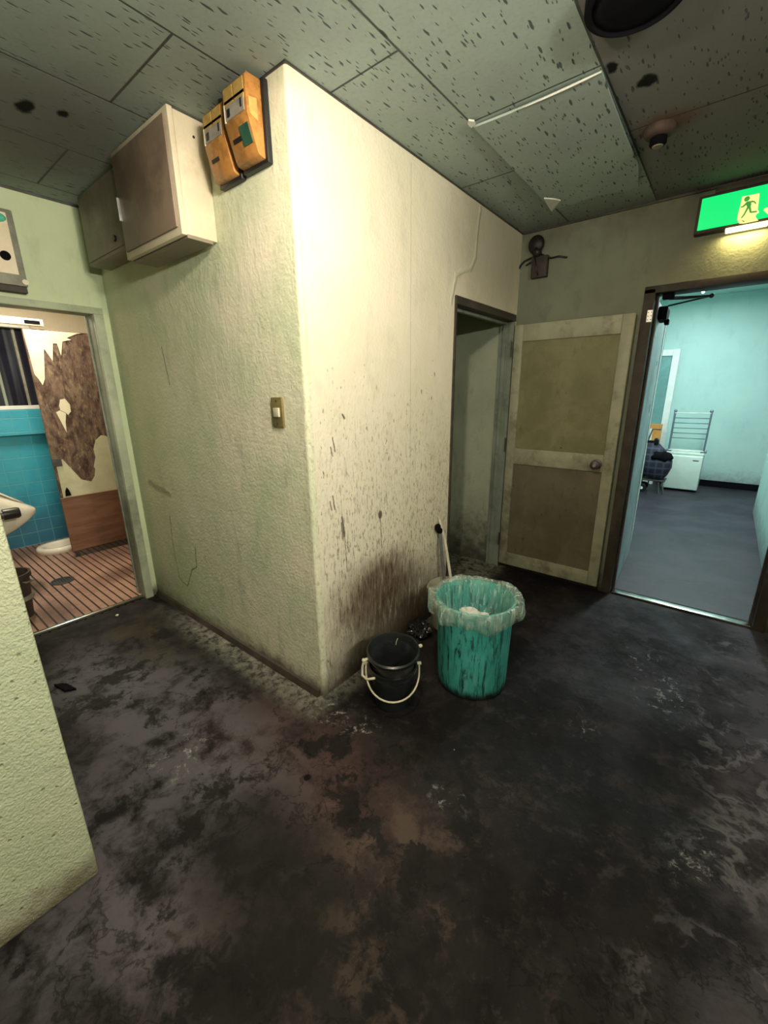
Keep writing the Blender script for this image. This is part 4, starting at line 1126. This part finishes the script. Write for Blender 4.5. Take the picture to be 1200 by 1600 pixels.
t2 = thing('bucket', 'upper black bucket nested inside the lower one, empty and open', 'bucket', (UX+.002, UY+.002, .085), rot=None)
axis = Vector((-math.sin(th), math.cos(th), 0))
t2.rotation_euler = Matrix.Rotation(tl, 3, axis).to_euler()
b = MB(); b.lathe([(.074, 0), (.079, .004), (.1005, .172), (.104, .176), (.107, .186), (.117, .190), (.119, .206), (.111, .211), (.106, .20), (.078, .012), (.001, .010)], (0, 0, 0), 56); b.build('body', M['bucket'], t2, world=False, auto=35)
def lring(ang, r, z): return (r*math.cos(th+ang), r*math.sin(th+ang), z)
for a in (-PI*.40, PI*.62):
    b = MB(); b.cyl(lring(a, .112, .186), lring(a, .136, .184), .007, 12); b.ball(lring(a, .136, .184), .009, 2); b.build('ear', M['white_plastic'], t2, world=False, smooth=True)
b = MB(); b.tube([lring(-PI*.42, .132, .18), lring(-PI*.44, .140, .13), lring(-PI*.40, .145, .10), lring(-PI*.30, .142, .115), lring(-PI*.22, .125, .135)], .0055, 10); b.build('handle', M['white_plastic'], t2, world=False, smooth=True)
b = MB(); b.tube([lring(PI*.93, .100, .185), lring(PI*.95, .099, .165), lring(PI*.955, .098, .15)], .002, 6); b.build('scratch', M['white_plastic'], t2, world=False)

# ---- pail with poles behind the trash can
PXc, PYc = .140, .920
t = thing('pail', 'cloudy pale plastic pail behind the teal trash can against the wall', 'pail', (PXc, PYc, 0))
b = MB(); b.lathe([(.095, 0), (.100, .005), (.124, .245), (.132, .248), (.133, .265), (.126, .268), (.118, .245), (.095, .012), (.001, .010)], (PXc, PYc, 0), 48); b.build('body', M['pail'], t, auto=35)
b = MB(); b.tube([(PXc-.13*math.sin(a)*0+.133*math.cos(a), PYc+.133*math.sin(a), .245-.02*math.sin(a)) for a in [PI+PI*k/12 for k in range(13)]], .004, 8); b.build('handle', M['white_plastic'], t, smooth=True)
q = on(694, 838, 0, .030); q2_ = on(695, 900, 0, .06)
t = thing('mop', 'grey mop pole with a black clip leaning in the pale pail', 'mop', (.11, .99, .012))
pb = Vector((.115, .955, .03)); ptp = Vector((.022, .985, .575))
b = MB(); b.tube([pb, ptp], .010, 12); b.build('pole', M['pole_grey'], t, auto=40)
b = MB(); b.ball(tuple(ptp), .020, 2, (1, 1, 1.2)); b.ball((.022, .962, .60), .020, 2, (.9, 1.1, 1.2)); b.build('clip', M['matte_black'], t, smooth=True)
b = MB(); b.ball((.11, .94, .04), .030, 3, (1.5, 1, .55), .4, 6, 3.0); b.build('head', M['pole_white'], t, smooth=True)
t = thing('brush', 'white slender brush handle leaning in the pale pail beside the mop', 'brush', (.17, 1.03, .012))
b = MB(); b.tube([(.165, .975, .05), (.05, 1.00, .52), (.018, .985, .64)], [.010, .009, .008], 10); b.tube([(.018, .985, .64), (.016, .972, .665)], .004, 8); b.build('handle', M['pole_white'], t, auto=40)
b = MB(); b.ball((.168, .975, .045), .03, 2, (1, 1, 1)); b.build('head', M['pole_white'], t, smooth=True)

# ---- litter on the floor
c1 = on(668, 985, 2, .0)
b = MB(); b.ball((c1.x-.015, c1.y-.07, .045), .070, 4, (.9, .9, .62), .45, 7, 4.0)
tag(b.build('plastic_bag', M['bucket'], origin='base', smooth=False), 'crumpled black plastic bag between the buckets and the stained wall', 'plastic bag')
c1 = on(103, 1076, 2, 0)
b = MB(); b.prism([(c1.x-.07, c1.y-.03), (c1.x+.03, c1.y-.012), (c1.x+.055, c1.y+.03), (c1.x-.03, c1.y+.012)], 2, 0, .012, .002)
tag(b.build('rubber_scrap', M['matte_black'], origin='base'), 'flat black rubber scrap on the concrete beside the near wall', 'scrap')
b = MB(); b.ball((-1.62, -.31, .006), .010, 2, (1, 1, .7), .3, 5, 1)
tag(b.build('pebble', M['white_plastic'], origin='base'), 'tiny white pebble on the floor by the washroom threshold', 'pebble')
